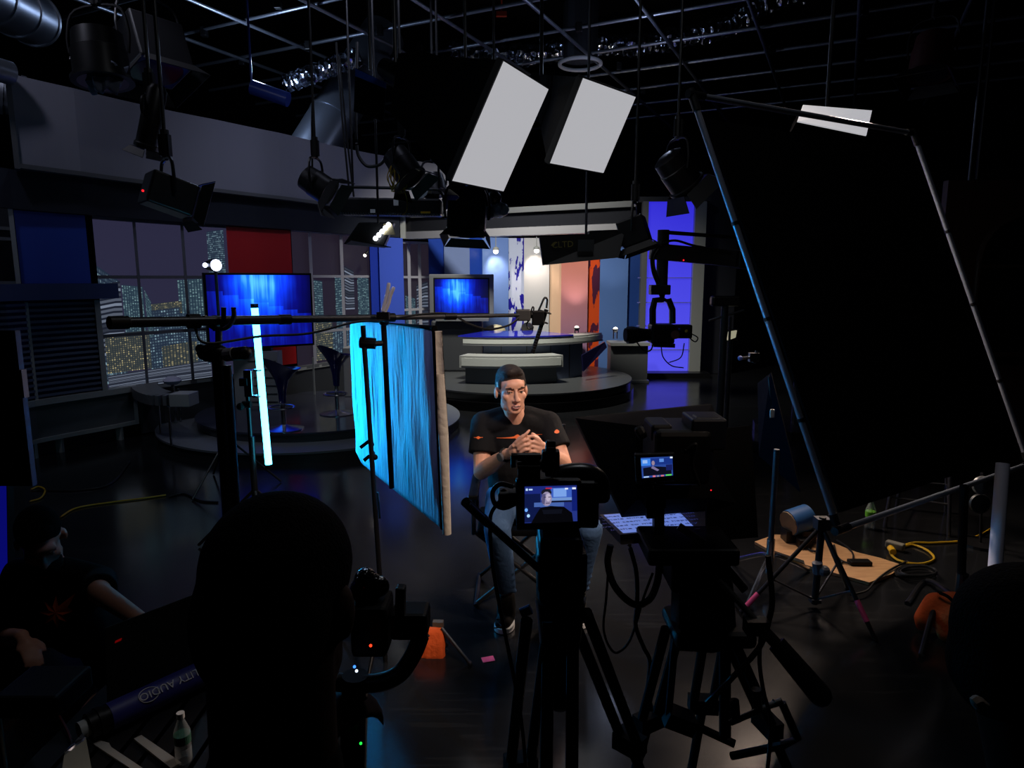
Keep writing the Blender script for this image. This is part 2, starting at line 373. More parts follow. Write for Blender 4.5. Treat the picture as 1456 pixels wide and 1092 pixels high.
# overhead canopy of the desk area
cn = T('canopy', 'dark glossy canopy fascia with grey rails over the anchor desk', 'canopy', A(735, 330, 10.3))
def cnp(u, z): return V((*A(u, 330, interp([(572,11.0),(760,9.9),(905,9.2)], u)).xy, z))
zc_0, zc_1, zc_2, zc_3 = A(700,336,10.25).z, A(700,325,10.25).z, A(760,301,9.9).z, A(760,293,9.9).z
def cstrip(mb, u0, u1, z0, z1, dy=0, th=.08, n=8):
    L = [u0+(u1-u0)*i/n for i in range(n+1)]
    for a, b in zip(L, L[1:]):
        P = [cnp(a, z0), cnp(b, z0)]; o = V((0, dy, 0)); t = V((0, th, 0)); up = V((0, 0, z1-z0))
        mb.hexa([P[0]+o, P[1]+o, P[1]+o+t, P[0]+o+t, P[0]+o+up, P[1]+o+up, P[1]+o+t+up, P[0]+o+t+up])
    return mb
cstrip(MB(), 572, 905, zc_1, zc_2, .02).build('fascia', M('dark_gloss', (24,25,30), .22), cn)
cstrip(MB(), 572, 905, zc_0, zc_1, -.03, .2).build('lower_rail', M('rail_grey', (112,112,118), .45), cn)
cstrip(MB(), 572, 905, zc_2, zc_3, -.02, .2).build('upper_rail', M('rail_dark', (66,68,72), .5), cn)
MB().box(cnp(574, (zc_0+zc_3)/2), (.08, .16, zc_3-zc_0-.01)).build('end_post', SETW, cn)

# anchor dais and desk
DC = V((.15, 10.4, 0)); DR = 1.72
ds = T('dais', 'round dark stage carrying the anchor desk', 'stage', DC)
MB().lathe([(DR,0),(DR,.13),(DR-.02,.13)], DC, n=64).build('lower_step', M('gloss_black_riser', (12,12,13), .22), ds, smooth=True)
MB().lathe([(DR-.05,.13),(DR-.05,.235)], DC, n=64).build('riser', M('gloss_black_riser'), ds, smooth=True)
MB().lathe([(DR-.03,.235),(DR-.03,.255)], DC, n=64).build('stage_top', M('stage_grey', (66,68,70), .28), ds, smooth=True)
def arcslab(mb, c, r0, r1, a0, a1, z0, z1, n=24):
    P = []
    for i in range(n+1):
        t = math.radians(a0+(a1-a0)*i/n); d = V((math.cos(t), math.sin(t), 0)); P.append((c+d*r0, c+d*r1))
    for (a, b), (e, f) in zip(P, P[1:]):
        mb.hexa([a+V((0,0,z0)), b+V((0,0,z0)), f+V((0,0,z0)), e+V((0,0,z0)), a+V((0,0,z1)), b+V((0,0,z1)), f+V((0,0,z1)), e+V((0,0,z1))])
    return mb
KC = V((-.1, 11.5, 0)); R0 = 1.75
dk = T('anchor_desk', 'curved news anchor desk with pale fascia and blue glass top', 'desk', (KC.x+.3, KC.y-1.5, .256))
zd = A(740, 478, 9.75).z
arcslab(MB(), KC, .75, R0+.02, 247, 305, zd-.02, zd, 32).build('glass_top', M('blue_glass', (34,40,170), .05, spec=.9), dk)
zf0 = A(740, 492, 9.75).z
arcslab(MB(), KC, R0-.3, R0, 249.5, 330, zf0+.02, zd-.021, 32).build('fascia', SETW, dk)
arcslab(MB(), KC, R0-.02, R0+.015, 249.5, 330, zf0+.03, zd-.05, 32).build('fascia_panel', M('fascia_face', (186,190,186), .4), dk)
arcslab(MB(), KC, R0-.3, R0+.02, 249.5, 330, zf0, zf0+.02, 32).build('fascia_lip', SETG, dk)
DKB = M('desk_slate', (84,96,122), .4)
arcslab(MB(), KC, R0-.32, R0-.1, 259, 316, .256, zf0-.001, 24).build('pedestal', DKB, dk)
for a in (268, 281, 294, 306): arcslab(MB(), KC, R0-.12, R0-.094, a-.25, a+.25, .256, zf0-.001, 1).build('seam_strip', M('slate_dark', (36,40,52), .4), dk)
arcslab(MB(), KC, R0-.11, R0-.05, 262, 284, .26, .36, 8).build('kick_panel', SETG, dk)
ws = T('desk_step', 'lower pale curved counter in front of the anchor desk', 'counter', (KC.x, KC.y-2, .256))
zs1, zs0 = A(728,507,9.45).z, A(728,524,9.45).z; R1 = 2.05
arcslab(MB(), KC, R1-.36, R1, 251.5, 294, zs0, zs1, 24).build('counter_body', SETW, ws)
arcslab(MB(), KC, R1-.01, R1+.012, 252.5, 293, zs0+.03, zs1-.03, 24).build('counter_face', M('fascia_face'), ws)
arcslab(MB(), KC, R1-.38, R1-.14, 252.5, 293, .257, zs0-.001, 24).build('counter_support', M('counter_slate', (90,94,100), .4), ws)
sp_ = T('side_screen', 'slanted dark display wing with a red end at the right of the desk', 'screen', A(842, 510, 10.0))
P = [A(826,505,9.9), A(858,486,10.2), A(861,494,10.2), A(828,528,9.9)]
MB().slab(P, .03).build('display', M('wing_dark', (20,20,48), .2), sp_)
MB().slab([P[0]*.3+P[1]*.7+V((0,-.004,0)), P[1]+V((0,-.004,0)), P[2]+V((0,-.004,0)), P[3]*.3+P[2]*.7+V((0,-.004,0))], .012).build('red_end', M('wing_red', (110,20,50), .3), sp_)
# monitor and its cabinet
mo = T('monitor', 'blue screened monitor in a wide grey surround left of the desk', 'monitor', A(655, 455, 10.9))
Ym = 10.9
def rect(u0, v0, u1, v1, Y, th, mb=None, Y1=None):
    Y1 = Y1 if Y1 else Y
    a, b, c, d = A(u0,v1,Y), A(u1,v1,Y1), A(u1,v0,Y1), A(u0,v0,Y); c = V((b.x, b.y, (c.z+d.z)/2)); d = V((a.x, a.y, c.z)); z = (a.z+b.z)/2; a.z = z; b.z = z
    return (mb or MB()).slab([a, b, c, d], th)
rect(611, 390, 702, 452, Ym, .12).build('surround', SETG, mo, bev=.01)
rect(617, 395, 696, 446, Ym-.006, .05).build('bezel', BLKP, mo)
def scrmat(name, cx, cy):
    m = M(name, (2,2,4), .15); q = N(m); sp = q.new('ShaderNodeSeparateXYZ'); q.link(q.coord('UV'), sp.inputs[0]); U, Vv = sp.outputs[0], sp.outputs[1]
    du = q.math('MULTIPLY', q.math('SUBTRACT', U, cx), 2.3); dv = q.math('MULTIPLY', q.math('SUBTRACT', Vv, cy), 1.35)
    rr = q.math('ADD', q.math('MULTIPLY', du, du), q.math('MULTIPLY', dv, dv))
    g = q.math('POWER', 2.718, q.math('MULTIPLY', rr, -2.6))
    st = q.noise(q.scale(q.coord('UV'), (9, .35, 1)), 2.2, 2)
    bl_ = q.noise(q.scale(q.coord('UV'), (5, 3.2, 1)), 1.5, 0)
    step = q.math('MULTIPLY', q.math('LESS_THAN', q.math('ADD', Vv, q.math('MULTIPLY', q.math('FLOOR', q.math('MULTIPLY', U, 7)), .055)), .78), .35)
    s = q.math('MULTIPLY', q.math('ADD', g, q.math('MULTIPLY', step, .4)), q.math('MULTIPLY_ADD', st, 1.5, .2))
    s = q.math('MULTIPLY', s, q.math('MULTIPLY_ADD', bl_, .5, .75))
    cr = q.new('ShaderNodeValToRGB'); q.link(s, cr.inputs[0]); e = cr.color_ramp.elements
    e[0].position = 0; e[0].color = (*lin((3,3,30)), 1); e[1].position = 1; e[1].color = (*lin((70,160,255)), 1)
    for p_, c_ in ((.15,(6,8,95)), (.4,(10,45,205)), (.7,(20,95,245))):
        k = e.new(p_); k.color = (*lin(c_), 1)
    q.link(cr.outputs[0], q.b.inputs['Emission Color']); q.b.inputs['Emission Strength'].default_value = 1.8; return m
def screen(name, q4, mat, parent):
    m = MB(); m.add(q4, [(0,1,2,3)]); m.uv = [(0,0),(1,0),(1,1),(0,1)]; return m.build(name, mat, parent)
a, c = A(619,445,Ym), A(694,397,Ym); y = Ym-.009
screen('display', [V((a.x,y,a.z)), V((c.x,y,a.z)), V((c.x,y,c.z)), V((a.x,y,c.z))], scrmat('monitor_picture', .42, .72), mo)
mc = T('monitor_cabinet', 'dark curved cabinet under the monitor left of the desk', 'cabinet', (A(648,455,11).x, 11.0, .257))
a, b = A(604,455,11.0), A(686,455,11.0); a.x = -1.3
MB().box(((a.x+b.x)/2, 11.05, (a.z+.258)/2), (b.x-a.x, .4, a.z-.258)).build('body', SETD, mc, bev=.03)
MB().box(((a.x+b.x)/2+.1, 10.95, a.z+.02), (b.x-a.x+.02, .5, .04)).build('top', SETG, mc)
CRM = M('cream_leather', (226,214,176), .5)
for u, v, wd, lb in ((704,467,30,'cream seat back behind the desk, left of the microphone'), (750,464,18,'cream seat back behind the desk, below the microphone')):
    st_ = T('desk_chair', lb, 'chair', (A(u,v,11.2).x, 11.25, .256)); p = A(u, v, 11.2); r = wd/2/ppm(11.2)
    MB().sph(p+V((0,0,-.03)), (r, .05, .1)).build('backrest', CRM, st_, smooth=True)
    MB().cyl((p.x, 11.25, .26), (p.x, 11.25, p.z-.1), .03).build('post', CHR, st_)
    MB().cyl((p.x, 11.25, .256), (p.x, 11.25, .275), .22, n=24).build('base', CHR, st_)
# downlights and uplights
BULB = M('bulb', (255,250,240), .4, emit=(255,244,225), es=6)
for k, (u, v, Y, lb) in enumerate([(646,356,11.75,'first downlight under the canopy, over the monitor'), (705,356,11.75,'second downlight under the canopy, between monitor and globe strip'), (763,355,11.85,'third downlight under the canopy, over the white panel')]):
    p = A(u, v, Y); t = T('downlight', lb, 'downlight', p, 'downlights under the canopy')
    MB().cyl(p+V((0,0,.02)), p+V((0,0,.22)), .008).build('stem', SETW, t)
    MB().lathe([(.055,0),(.05,.04),(.02,.06)], p).build('reflector', SETW, t, smooth=True)
    MB().sph(p+V((0,0,-.015)), .045).build('bulb', BULB, t, smooth=True)
    lamp('SPOT', p+V((0,.03,-.05)), p+V((0,.42,-.42)), 22, (255,236,214), 'downlight_lamp', spot_size=1.5, spot_blend=.9, shadow_soft_size=.04)
for k, (u, v, Y, lb) in enumerate([(875,470,11.5,'small uplight on the low counter right of the desk'), (820,468,11.85,'small uplight behind the right end of the desk')]):
    p = A(u, v, Y); t = T('uplight', lb, 'uplight', p-V((0,0,.14)), 'uplights below the panels')
    MB().lathe([(.02,-.03),(.05,0),(.055,.03)], p).build('reflector', CHR, t, smooth=True)
    MB().sph(p+V((0,0,.02)), .04).build('bulb', BULB, t, smooth=True)
    for s in (-1, 1): MB().cyl(p+V((s*.03,0,-.14)), p+V((s*.03,0,-.01)), .01).build('leg', CHR, t)
    lamp('SPOT', p+V((0,.03,.08)), p+V((0,.3,1.0)), 30, (255,240,225), 'uplight_lamp', spot_size=1.2, spot_blend=.9, shadow_soft_size=.04)
t = T('spotlight', 'tiny lit spot at the top right of the middle city window', 'spotlight', A(620-100, 308+5, 10.2)); p = A(519, 363-0, 10.2)
MB().cyl(p, p+V((.03,.06,.05)), .025).build('housing', BLKM, t); MB().sph(p, .024).build('bulb', BULB, t)

# round stage with the bar stools, tv, tall table
SC_ = V((-2.35, 7.95, 0))
rs = T('round_stage', 'two tier round grey stage under the bar stools', 'stage', SC_)
STG = M('stage_slate', (104,108,112), .35)
def disc(R, z0, z1, gap):                     # disc cut off where it meets the set wall
    P = []
    for i in range(96):
        a_ = 2*math.pi*i/96; r = R
        while r > .2:
            p = SC_+V((r*math.cos(a_), r*math.sin(a_), 0)); u = 728+FPX*p.x/(p.y*math.cos(PITCH)+.2)
            if p.y < interp(DEP, u)-gap: break
            r -= .02
        P.append(V((p.x, p.y, z0)))
    return MB().prism(P, (0,0,z1-z0))
disc(1.7, 0, .09, .2).build('lower_step', M('riser_dark', (40,41,44), .4), rs)
disc(1.72, .09, .11, .19).build('lower_tread', STG, rs)
disc(1.3, .11, .19, .24).build('riser', M('riser_grey', (60,61,64), .4), rs)
disc(1.32, .19, .21, .23).build('upper_tread', M('stage_gloss', (60,62,74), .15), rs)
STB = M('glossy_blue_plastic', (24,26,92), .18, coat=.5)
def stool(px, label, pseat):
    f_ = Z(px[0], px[1], .21); t = T('bar_stool', label, 'stool', f_, 'blue bar stools on the round stage')
    zs_ = A(pseat[0], pseat[1], f_.y).z
    MB().lathe([(.2,0),(.2,.01),(.06,.035),(.03,.05)], f_, n=28).build('base', CHR, t, smooth=True)
    MB().cyl(f_+V((0,0,.05)), f_+V((0,0,zs_-f_.z-.3)), .025).build('column', CHR, t, smooth=True)
    MB().tube([f_+V((.13*math.cos(a), -.06+.13*math.sin(a), .24)) for a in [i*math.pi/10 for i in range(20)]], .01, closed=True).build('footrest', CHR, t, smooth=True)
    m = MB(); prof = [(.035,-.33),(.045,-.2),(.07,-.1),(.13,-.02),(.2,.03)]
    R = []
    for r, z in prof+[(.185,.025),(.1,-.02),(.0,-.03)]:
        for i in range(24):
            a_ = 2*math.pi*i/24; up = max(0, math.sin(a_-2.4))*.12*(r/.2)**2
            R.append(f_+V((r*math.cos(a_), .8*r*math.sin(a_), zs_-f_.z+z+up)))
    m.add(R, [(k*24+i, k*24+(i+1) % 24, (k+1)*24+(i+1) % 24, (k+1)*24+i) for k in range(7) for i in range(24)]+[tuple(range(24))])
    m.build('seat', STB, t, smooth=True)
stool((404, 610), 'front blue bar stool on the round stage, nearest the glowing tube', (397, 528))
stool((480, 588), 'rear blue bar stool on the round stage, beside the cyan cloth', (468, 508))
tv = T('television', 'large blue glowing television on the round stage', 'television', A(365, 500, 8.1))
tl, tr = A(289,396,7.75), A(443,396,8.5); zt_, zb_ = A(365,388,8.12).z, A(365,495,8.12).z
def tvq(e, off):
    d = (tr-tl).normalized(); nn = V((d.y, -d.x, 0)); nn = nn if nn.y < 0 else -nn
    a_ = V((tl.x,tl.y,0))+d*e; b_ = V((tr.x,tr.y,0))-d*e; o = nn*off
    return [V((a_.x,a_.y,zb_+e))+o, V((b_.x,b_.y,zb_+e))+o, V((b_.x,b_.y,zt_-e))+o, V((a_.x,a_.y,zt_-e))+o]
MB().slab(tvq(0, 0), .06).build('housing', BLKP, tv, bev=.005)
screen('display', tvq(.025, .004), scrmat('television_picture', .5, .9), tv)
q_ = (tl+tr)/2; MB().beam((q_.x, q_.y+.1, .21), (q_.x, q_.y+.1, zb_+.1), .12, .08).build('stand', BLKM, tv)
sh = T('shelf_unit', 'white shelf unit with dark slots under the large television', 'cabinet', A(365, 595, 8.3))
a, b = A(333,550,8.1), A(396,550,8.1); z1 = A(360,500,8.1).z
MB().box(((a.x+b.x)/2, 8.2, (z1+.211)/2), (b.x-a.x, .18, z1-.211)).build('body', SETW, sh)
for i in range(6): MB().box(((a.x+b.x)/2+.08, 8.108, .26+i*(z1-.28)/6), (b.x-a.x-.2, .008, .014)).build('slot', SETD, sh)
wpn = T('white_partition', 'low white partition right of the rear bar stool', 'partition', A(505, 578, 8.8))
a, b = A(490,540,8.8), A(532,540,8.9); z1 = A(505,494,8.8).z
MB().box(((a.x+b.x)/2, 8.9, (z1+.211)/2), (b.x-a.x, .3, z1-.211)).build('panel', SETW, wpn, bev=.01)
MB().box((A(448,540,9).x, 8.95, .46), (.02, .02, .5)).build('edge_strip', SETW, wpn)
# curved low table
tb = T('curved_table', 'low curved grey table on thin legs at the left of the round stage', 'table', Z(236, 622, .11))
pth = spline([Z(258,566,.53), Z(228,566,.53), Z(207,556,.53), Z(212,545,.53), Z(240,537,.53), Z(272,535,.53)], 6)
m = MB()
for p, q2 in zip(pth, pth[1:]): m.beam(p, q2, .26, .1)
m.build('table_top', SETG, tb)
MB().box(Z(262,567,.53), (.2, .22, .13)).build('end_block', SETW, tb, bev=.005)
for u, v in ((229,617), (244,633), (257,600)):
    f_ = Z(u, v, .11); MB().cyl(f_, (f_.x, f_.y, .5), .012).build('leg', CHR, tb)
ps = T('round_pedestal', 'small pale round top pedestal behind the curved table', 'pedestal', Z(250, 590, .11)); p = A(245,541,7.6)
MB().sph(p, (.1,.1,.05)).build('dome_top', M('pale_lilac', (190,190,215), .4), ps, smooth=True); MB().cyl((p.x, p.y, .11), p, .02).build('stem', CHR, ps)
# ==== grip gear in the middle of the studio =============================
ALU = M('aluminium_tube', (165,172,190), .32, .7)
# big black solid on its frame
TL, TR, BR, BL = V((.95,3.76,2.71)), V((2.80,4.92,2.75)), V((3.55,4.50,.49)), V((1.69,3.34,.46))
fr = T('overhead_frame', 'huge tilted black cloth stretched on an aluminium frame at the right', 'frame', BL)
def mixp(s, t): return TL*(1-s)*(1-t)+TR*s*(1-t)+BR*s*t+BL*(1-s)*t
FN = (TR-TL).cross(BL-TL).normalized()           # away from the camera
MB().slab([mixp(.025,.055), mixp(.975,.055), mixp(.972,.965), mixp(.028,.965)], -.012).build('black_cloth', FAB, fr)
for nm, a, b in (('top_tube',TL,TR), ('side_tube',TL,BL), ('side_tube',TR,BR), ('bottom_tube',BL,BR)):
    d = (b-a).normalized(); MB().cyl(a+d*.06, b-d*.06, .0165, n=16).build(nm, ALU, fr, smooth=True)
for p in (TL, TR, BR, BL):
    o = (mixp(.5,.5)-p).normalized()
    MB().cyl(p-(TR-TL).normalized()*.03, p+(TR-TL).normalized()*.09*(1 if p in (TL,BL) else -1), .022).cyl(p-(BL-TL).normalized()*.03, p+(BL-TL).normalized()*.09*(1 if p in (TL,TR) else -1), .022).build('corner_joint', BLKM, fr)
m = MB()
for a, b in ((TL,BL),(TR,BR)):
    for t in (.3,.52,.75): m.cyl(a+(b-a)*(t-.004), a+(b-a)*(t+.004), .019)
m.build('tube_couplings', BLKM, fr)
# small clamp and tag on its left edge
t = T('clamp', 'bright chrome clamp on the left tube of the black cloth frame', 'clamp', A(1070,512,3.42)); p = A(1072,508,3.44)
MB().cyl(p+V((-.06,0,-.005)), p+V((-.02,0,0)), .008).box(p, (.05,.03,.045)).cyl(p+V((.0,0,-.03)), p+V((.02,.01,.03)), .012).build('clamp_body', CHR, t)
MB().sph(p+V((-.07,0,-.005)), .013).build('knob', M('knob_blue', (90,110,190), .3), t, smooth=True)
t = T('tag', 'white tag hanging on a cord left of the black cloth', 'tag', A(1098,596,3.45)); p = A(1098,588,3.45)
MB().box(p, (.025,.008,.045)).build('tag_body', M('tag_white', (235,235,235), .5), t, bev=.006)
MB().tube([p+V((0,0,.02)), A(1095,560,3.45), A(1093,535,3.46)], .003, 5).build('cord', CABLE, t)
NAVY = bumpy('navy_cloth', (13,15,28), .9, 14, .5, spec=.1)
q4 = [A(1079,648,4.0), A(1138,700,3.85), A(1096,530,3.8), A(1077,545,4.0)]
tag(MB().slab(q4, .012).build('hanging_cloth', NAVY), 'dark navy cloth hanging behind the left tube of the black frame', 'cloth')
# strip light behind the top tube
sl = T('strip_light', 'white strip softbox showing behind the top tube of the black cloth frame', 'softbox', A(1188,175,5.3))
SOFT = M('soft_white', (200,200,205), .6, emit=(226,226,232), es=.55)
P = [A(1134,172,5.2), A(1232,192,5.2), A(1240,157,5.35), A(1142,149,5.35)]

MB().slab([p+V((0,.012,0)) for p in P], .16).build('housing', FAB, sl); MB().cyl((P[0]+P[2])/2+V((0,.15,0)), V(((P[0]+P[2]).x/2, 5.43, 5.25)), .015).build('hanger_pole', BLKM, sl)
MB().slab(P, .01).build('diffuser', SOFT, sl)
lamp('AREA', A(1190,170,5.1)+V((0,-.05,-.1)), (.6,3.3,.7), 16, (255,226,205), 'strip_lamp', size=.5, spread=1.2)
lamp('SPOT', (.8,5.8,4.9), (2.5,3.85,.2), 380, (255,228,205), 'gear_fill', spot_size=.85, spot_blend=.8, shadow_soft_size=.2)  # unseen spot added to brighten the plywood, sandbag and white tube
# tripod stand at the lower left corner of the frame
t = T('light_stand', 'black light stand with pink tape on its legs under the frame corner', 'stand', Z(1157,868,0))
cb, ctp = A(1158,858,3.4), A(1170,735,3.38)
MB().cyl(cb, ctp, .018).build('column', BLKM, t)
hub = A(1166,775,3.39); hub2 = cb+V((0,0,.02))
ft = [Z(1246,912,0), Z(1046,878,0), Z(1205,836,0)]
PNK = M('pink_tape', (250,90,140), .5)
for k, f_ in enumerate(ft):
    a_ = A(1168,748,3.39); lg = MB().cyl(a_, f_, .011).build('leg', BLKM, t)
    if k < 2: MB().cyl(a_+(f_-a_)*(.66 if k == 0 else .74), a_+(f_-a_)*(.84 if k == 0 else .9), .0135).build('tape', PNK, lg)
    MB().cyl(a_+(f_-a_)*.58, hub2, .006).build('brace', STEEL, t)
MB().box(hub2, (.05,.05,.02)).build('lower_collar', STEEL, t); MB().box(A(1169,744,3.39), (.07,.06,.06)).build('upper_collar', STEEL, t)
MB().cyl(A(1162,800,3.36), A(1163,815,3.36), .026).sph(A(1172,812,3.34), .03).build('knob', M('knob_grey', (90,92,100), .4), t)
# chrome c-stand in front of the plywood
t = T('light_stand', 'chrome stand left of the plywood board, its foot bright', 'stand', Z(1090,838,0))
b0 = Z(1092,838,0); MB().cyl(b0+V((0,0,.12)), b0+V((0,0,.82)), .016).build('column', STEEL, t, smooth=True)
MB().cyl(b0+V((0,0,.1)), b0+V((0,0,.3)), .022).build('sleeve', CHR, t, smooth=True)
for f_ in (Z(1059,872,0), Z(1150,812,0), Z(1040,800,0)):
    MB().tube(spline([b0+V((0,0,.2)), b0+(f_-b0)*.25+V((0,0,.17)), f_+V((0,0,.012))]), .013).build('leg', CHR, t, smooth=True)
# plywood board with socket
PLY = M('plywood', (205,158,108), .6); q = N(PLY)
g = q.noise(q.scale(q.coord(), (2.5,14,1)), 3, 4); q.link(q.mix(g, lin((170,120,76)), lin((228,182,130))), q.b.inputs['Base Color'])
poly = [Z(u,v,.02) for u,v in ((1073,770),(1102,760),(1148,761),(1183,771),(1218,785),(1251,793),(1282,803),(1270,815),(1236,828),(1174,811),(1145,803),(1143,797),(1089,779))]
t = tag(MB().prism(poly, (0,0,-.018)).build('plywood_board', PLY), 'pale plywood board lying on the floor under the black cloth frame', 'board')
so = Z(1222,802,.021)
tag(MB().box(so+V((0,0,.012)), (.13,.06,.024)).build('socket_strip', BLKP, bev=.004), 'black socket strip on the plywood board', 'socket')
m = MB()
for pts in (((1210,802),(1195,796),(1185,783),(1178,772)), ((1212,800),(1213,788),(1205,778),(1190,768)), ((1198,800),(1190,790),(1186,775)), ((1150,771),(1147,778),(1158,784),(1168,776)), ((1290,798),(1266,810),(1245,826),(1232,840),(1210,846))):
    m.tube(spline([Z(u,v,.03) for u,v in pts]), .006, 6)
tag(m.build('power_cable', CABLE, smooth=True), 'tangled thin black cables on the plywood board', 'cable')
tag(MB().box(Z(1143,772,.05), (.08,.07,.06)).build('power_adapter', BLKP, bev=.006), 'black power adapter at the rear of the plywood board', 'adapter')
# blue drum, bottle, yellow cable
t = T('cable_reel', 'blue drum lying behind the light stand at the plywood board', 'reel', Z(1135,768,0)); p = A(1137,736,4.3)
MB().pipe(p+V((-.075,-.02,-.03)), p+V((.065,.02,.0)), .085, .02).build('drum', M('drum_blue', (50,105,170), .5), t, smooth=True)
MB().cyl(p+V((-.085,-.023,-.032)), p+V((-.076,-.02,-.03)), .08).build('side_disc', M('drum_tan', (150,130,100), .6), t)
MB().box(p+V((0,0,-.13)), (.2,.1,.1)).build('cradle', BLKM, t)
def bottle(label, p, hgt, lab, capc, glass=(205,215,220)):
    t = T('water_bottle', label, 'bottle', p); k = hgt/.21
    g_ = M('clear_plastic', glass, .1, spec=.6, alpha=.35)
    MB().lathe([(.027*k,0),(.031*k,.01*k),(.031*k,.06*k),(.029*k,.065*k),(.031*k,.07*k),(.031*k,.13*k),(.013*k,.18*k),(.013*k,.19*k)], p).build('bottle_body', g_, t, smooth=True)
    MB().lathe([(.0315*k,.085*k),(.0318*k,.12*k)], p).build('paper_label', M('label_'+str(lab), lab, .5), t)
    MB().cyl(p+V((0,0,.188*k)), p+V((0,0,.21*k)), .015*k).build('cap', M('cap_'+str(capc), capc, .5), t)
bottle('clear water bottle with a green label on the floor behind the frame', Z(1236,752,0), .23, (120,205,60), (210,215,215))
t = T('extension_cord', 'bright yellow extension cord with a grey connector, looped on the floor at right', 'cord', Z(1300,785,0))
m = MB().tube(spline([Z(u,v,.008) for u,v in ((1278,778),(1299,772),(1328,772),(1369,769),(1395,760),(1415,748))]), .008, 6)
m.tube(spline([Z(u,v,.01) for u,v in ((1272,781),(1266,786),(1278,797),(1307,802),(1328,795),(1319,783),(1299,775),(1285,777))]), .008, 6)
m.build('cord', YEL, t, smooth=True)
MB().beam(Z(1260,772,.03), Z(1286,779,.03), .05, .045).build('connector', M('plug_grey', (120,118,108), .5), t, bev=.008)
MB().cyl(Z(1266,779,.03), Z(1270,785,.03), .02).build('plug_face', M('plug_yellow', (220,170,20), .4), t)
m = MB()
for k in range(4): m.tube([Z(1300+31*math.cos(a)*(1-.06*k)+2*k, 812+9*math.sin(a)*(1-.08*k), .01+.012*k) for a in [i*math.pi/14 for i in range(28)]], .006, 6, True)
tag(m.build('coiled_cable', CABLE, smooth=True), 'coil of black cable on the floor beside the plywood board', 'cable')
# metal stool behind the frame
t = T('metal_stool', 'metal stool behind the lower tube of the black cloth frame', 'stool', Z(1305,748,0))
lf = [Z(1258,750,0), Z(1349,763,0), Z(1345,728,0), Z(1275,722,0)]; ctr = (lf[0]+lf[2])/2
for f_ in lf: MB().cyl(f_, ctr+(f_-ctr)*.75+V((0,0,.74)), .013).build('leg', STEEL, t)
for i in range(4): a, b = lf[i], lf[(i+1) % 4]; MB().cyl(ctr+(a-ctr)*.92+V((0,0,.22)), ctr+(b-ctr)*.92+V((0,0,.22)), .008).build('rung', STEEL, t)
MB().cyl(ctr+V((0,0,.74)), ctr+V((0,0,.78)), .2, n=24).build('seat', BLKM, t)
# white tube and round discs at the right
p0, p1 = Z(1413,836,0), A(1426,659,3.85)
tag(MB().pipe(p0, p1, .036, .006).build('cardboard_tube', M('matte_white_tube', (205,205,222), .7), smooth=True), 'tall white tube standing upright at the right edge', 'tube')
t = T('disc_stand', 'thin stand carrying two round grey discs beside the white tube', 'stand', Z(1394,775,0)); b0 = Z(1394,775,0)
MB().cyl(b0, A(1396,672,b0.y), .008).cyl(b0, b0+V((0,0,.02)), .12, n=20).build('rod', BLKM, t)
for u, v, r, c in ((1396,690,14,(120,122,126)), (1393,716,15,(60,62,66))):
    p = A(u,v,b0.y-.05); MB().lathe([(r/ppm(p.y),0),(r/ppm(p.y)*.9,.012),(.015,.02)], p, (-.1,-1,.1), 28).build('disc', M('disc_%d' % c[0], c, .35, .5), t, smooth=True)
# black c-stand with orange sandbag
t = T('light_stand', 'black stand weighted by the orange sandbag at the right edge', 'stand', Z(1362,880,0)); b0 = Z(1362,880,0)
MB().cyl(b0+V((0,0,.14)), A(1371,690,b0.y), .02).build('column', BLK, t); MB().cyl(b0+V((0,0,.12)), b0+V((0,0,.25)), .028).build('sleeve', BLKM, t)
for pts in ([(1356,845,.2),(1332,858,.22),(1310,932,.01)], [(1362,850,.18),(1318,826,.02),(1290,858,.01)], [(1362,850,.18),(1390,870,.15),(1410,900,.01)]):
    MB().tube(spline([Z(u,v,z) if z < .05 else A(u,v,b0.y-.12) for u,v,z in pts]), .014).build('leg', BLKM, t, smooth=True)
ORG = bumpy('orange_canvas', (225,92,40), .8, 60, .35, spec=.2)
def remesh(ob, vox, it=6, fac=.6):
    r = ob.modifiers.new('remesh', 'REMESH'); r.mode = 'VOXEL'; r.voxel_size = vox; r.use_smooth_shade = True
    s_ = ob.modifiers.new('smooth', 'SMOOTH'); s_.iterations = it; s_.factor = fac; return ob
def tri(c, rx, d, k): return c
t = T('sandbag', 'orange sandbag slung over the black stand leg at the right edge', 'sandbag', Z(1335,915,0))
Ys = b0.y-.08
m = MB()
L1 = [A(1352,856,Ys), A(1330,858,Ys-.03), A(1313,880,Ys-.05), A(1309,890,Ys-.05)]; L2 = [A(1356,858,Ys-.05), A(1350,880,Ys-.1), A(1345,900,Ys-.12), A(1342,908,Ys-.12)]
m.chain(list(zip(L1, (.05,.055,.045,.025)))); m.chain(list(zip(L2, (.06,.065,.045,.02)))); m.chain([(L1[0],.055),(A(1372,872,Ys),.07)])
remesh(m.build('bag', ORG, t), .012, 5)
MB().tube(spline([A(1334,842,Ys-.06), A(1350,850,Ys-.1), A(1364,868,Ys-.115), A(1366,880,Ys-.11)]), .008, 6).build('strap', BLK, t)
t = T('sandbag', 'orange sandbag lying on the floor in the middle, behind the handheld camera', 'sandbag', Z(605,938,0))
p = [Z(584,935,.0), Z(632,938,.0), A(629,894,2.98), A(592,894,3.0)]
c_ = (p[0]+p[1]+p[2]+p[3])/4; m = MB()
X_ = (p[1]-p[0]).normalized(); Z_ = V((0,0.25,1)).normalized(); Y_ = Z_.cross(X_)
for a in range(-2,3):
    for b in range(-2,3): m.sph(c_+X_*a*.028+Z_*(b*.026), (.028,.04-.006*(abs(a)+abs(b))/2,.028), 10, (X_,Y_,Z_))
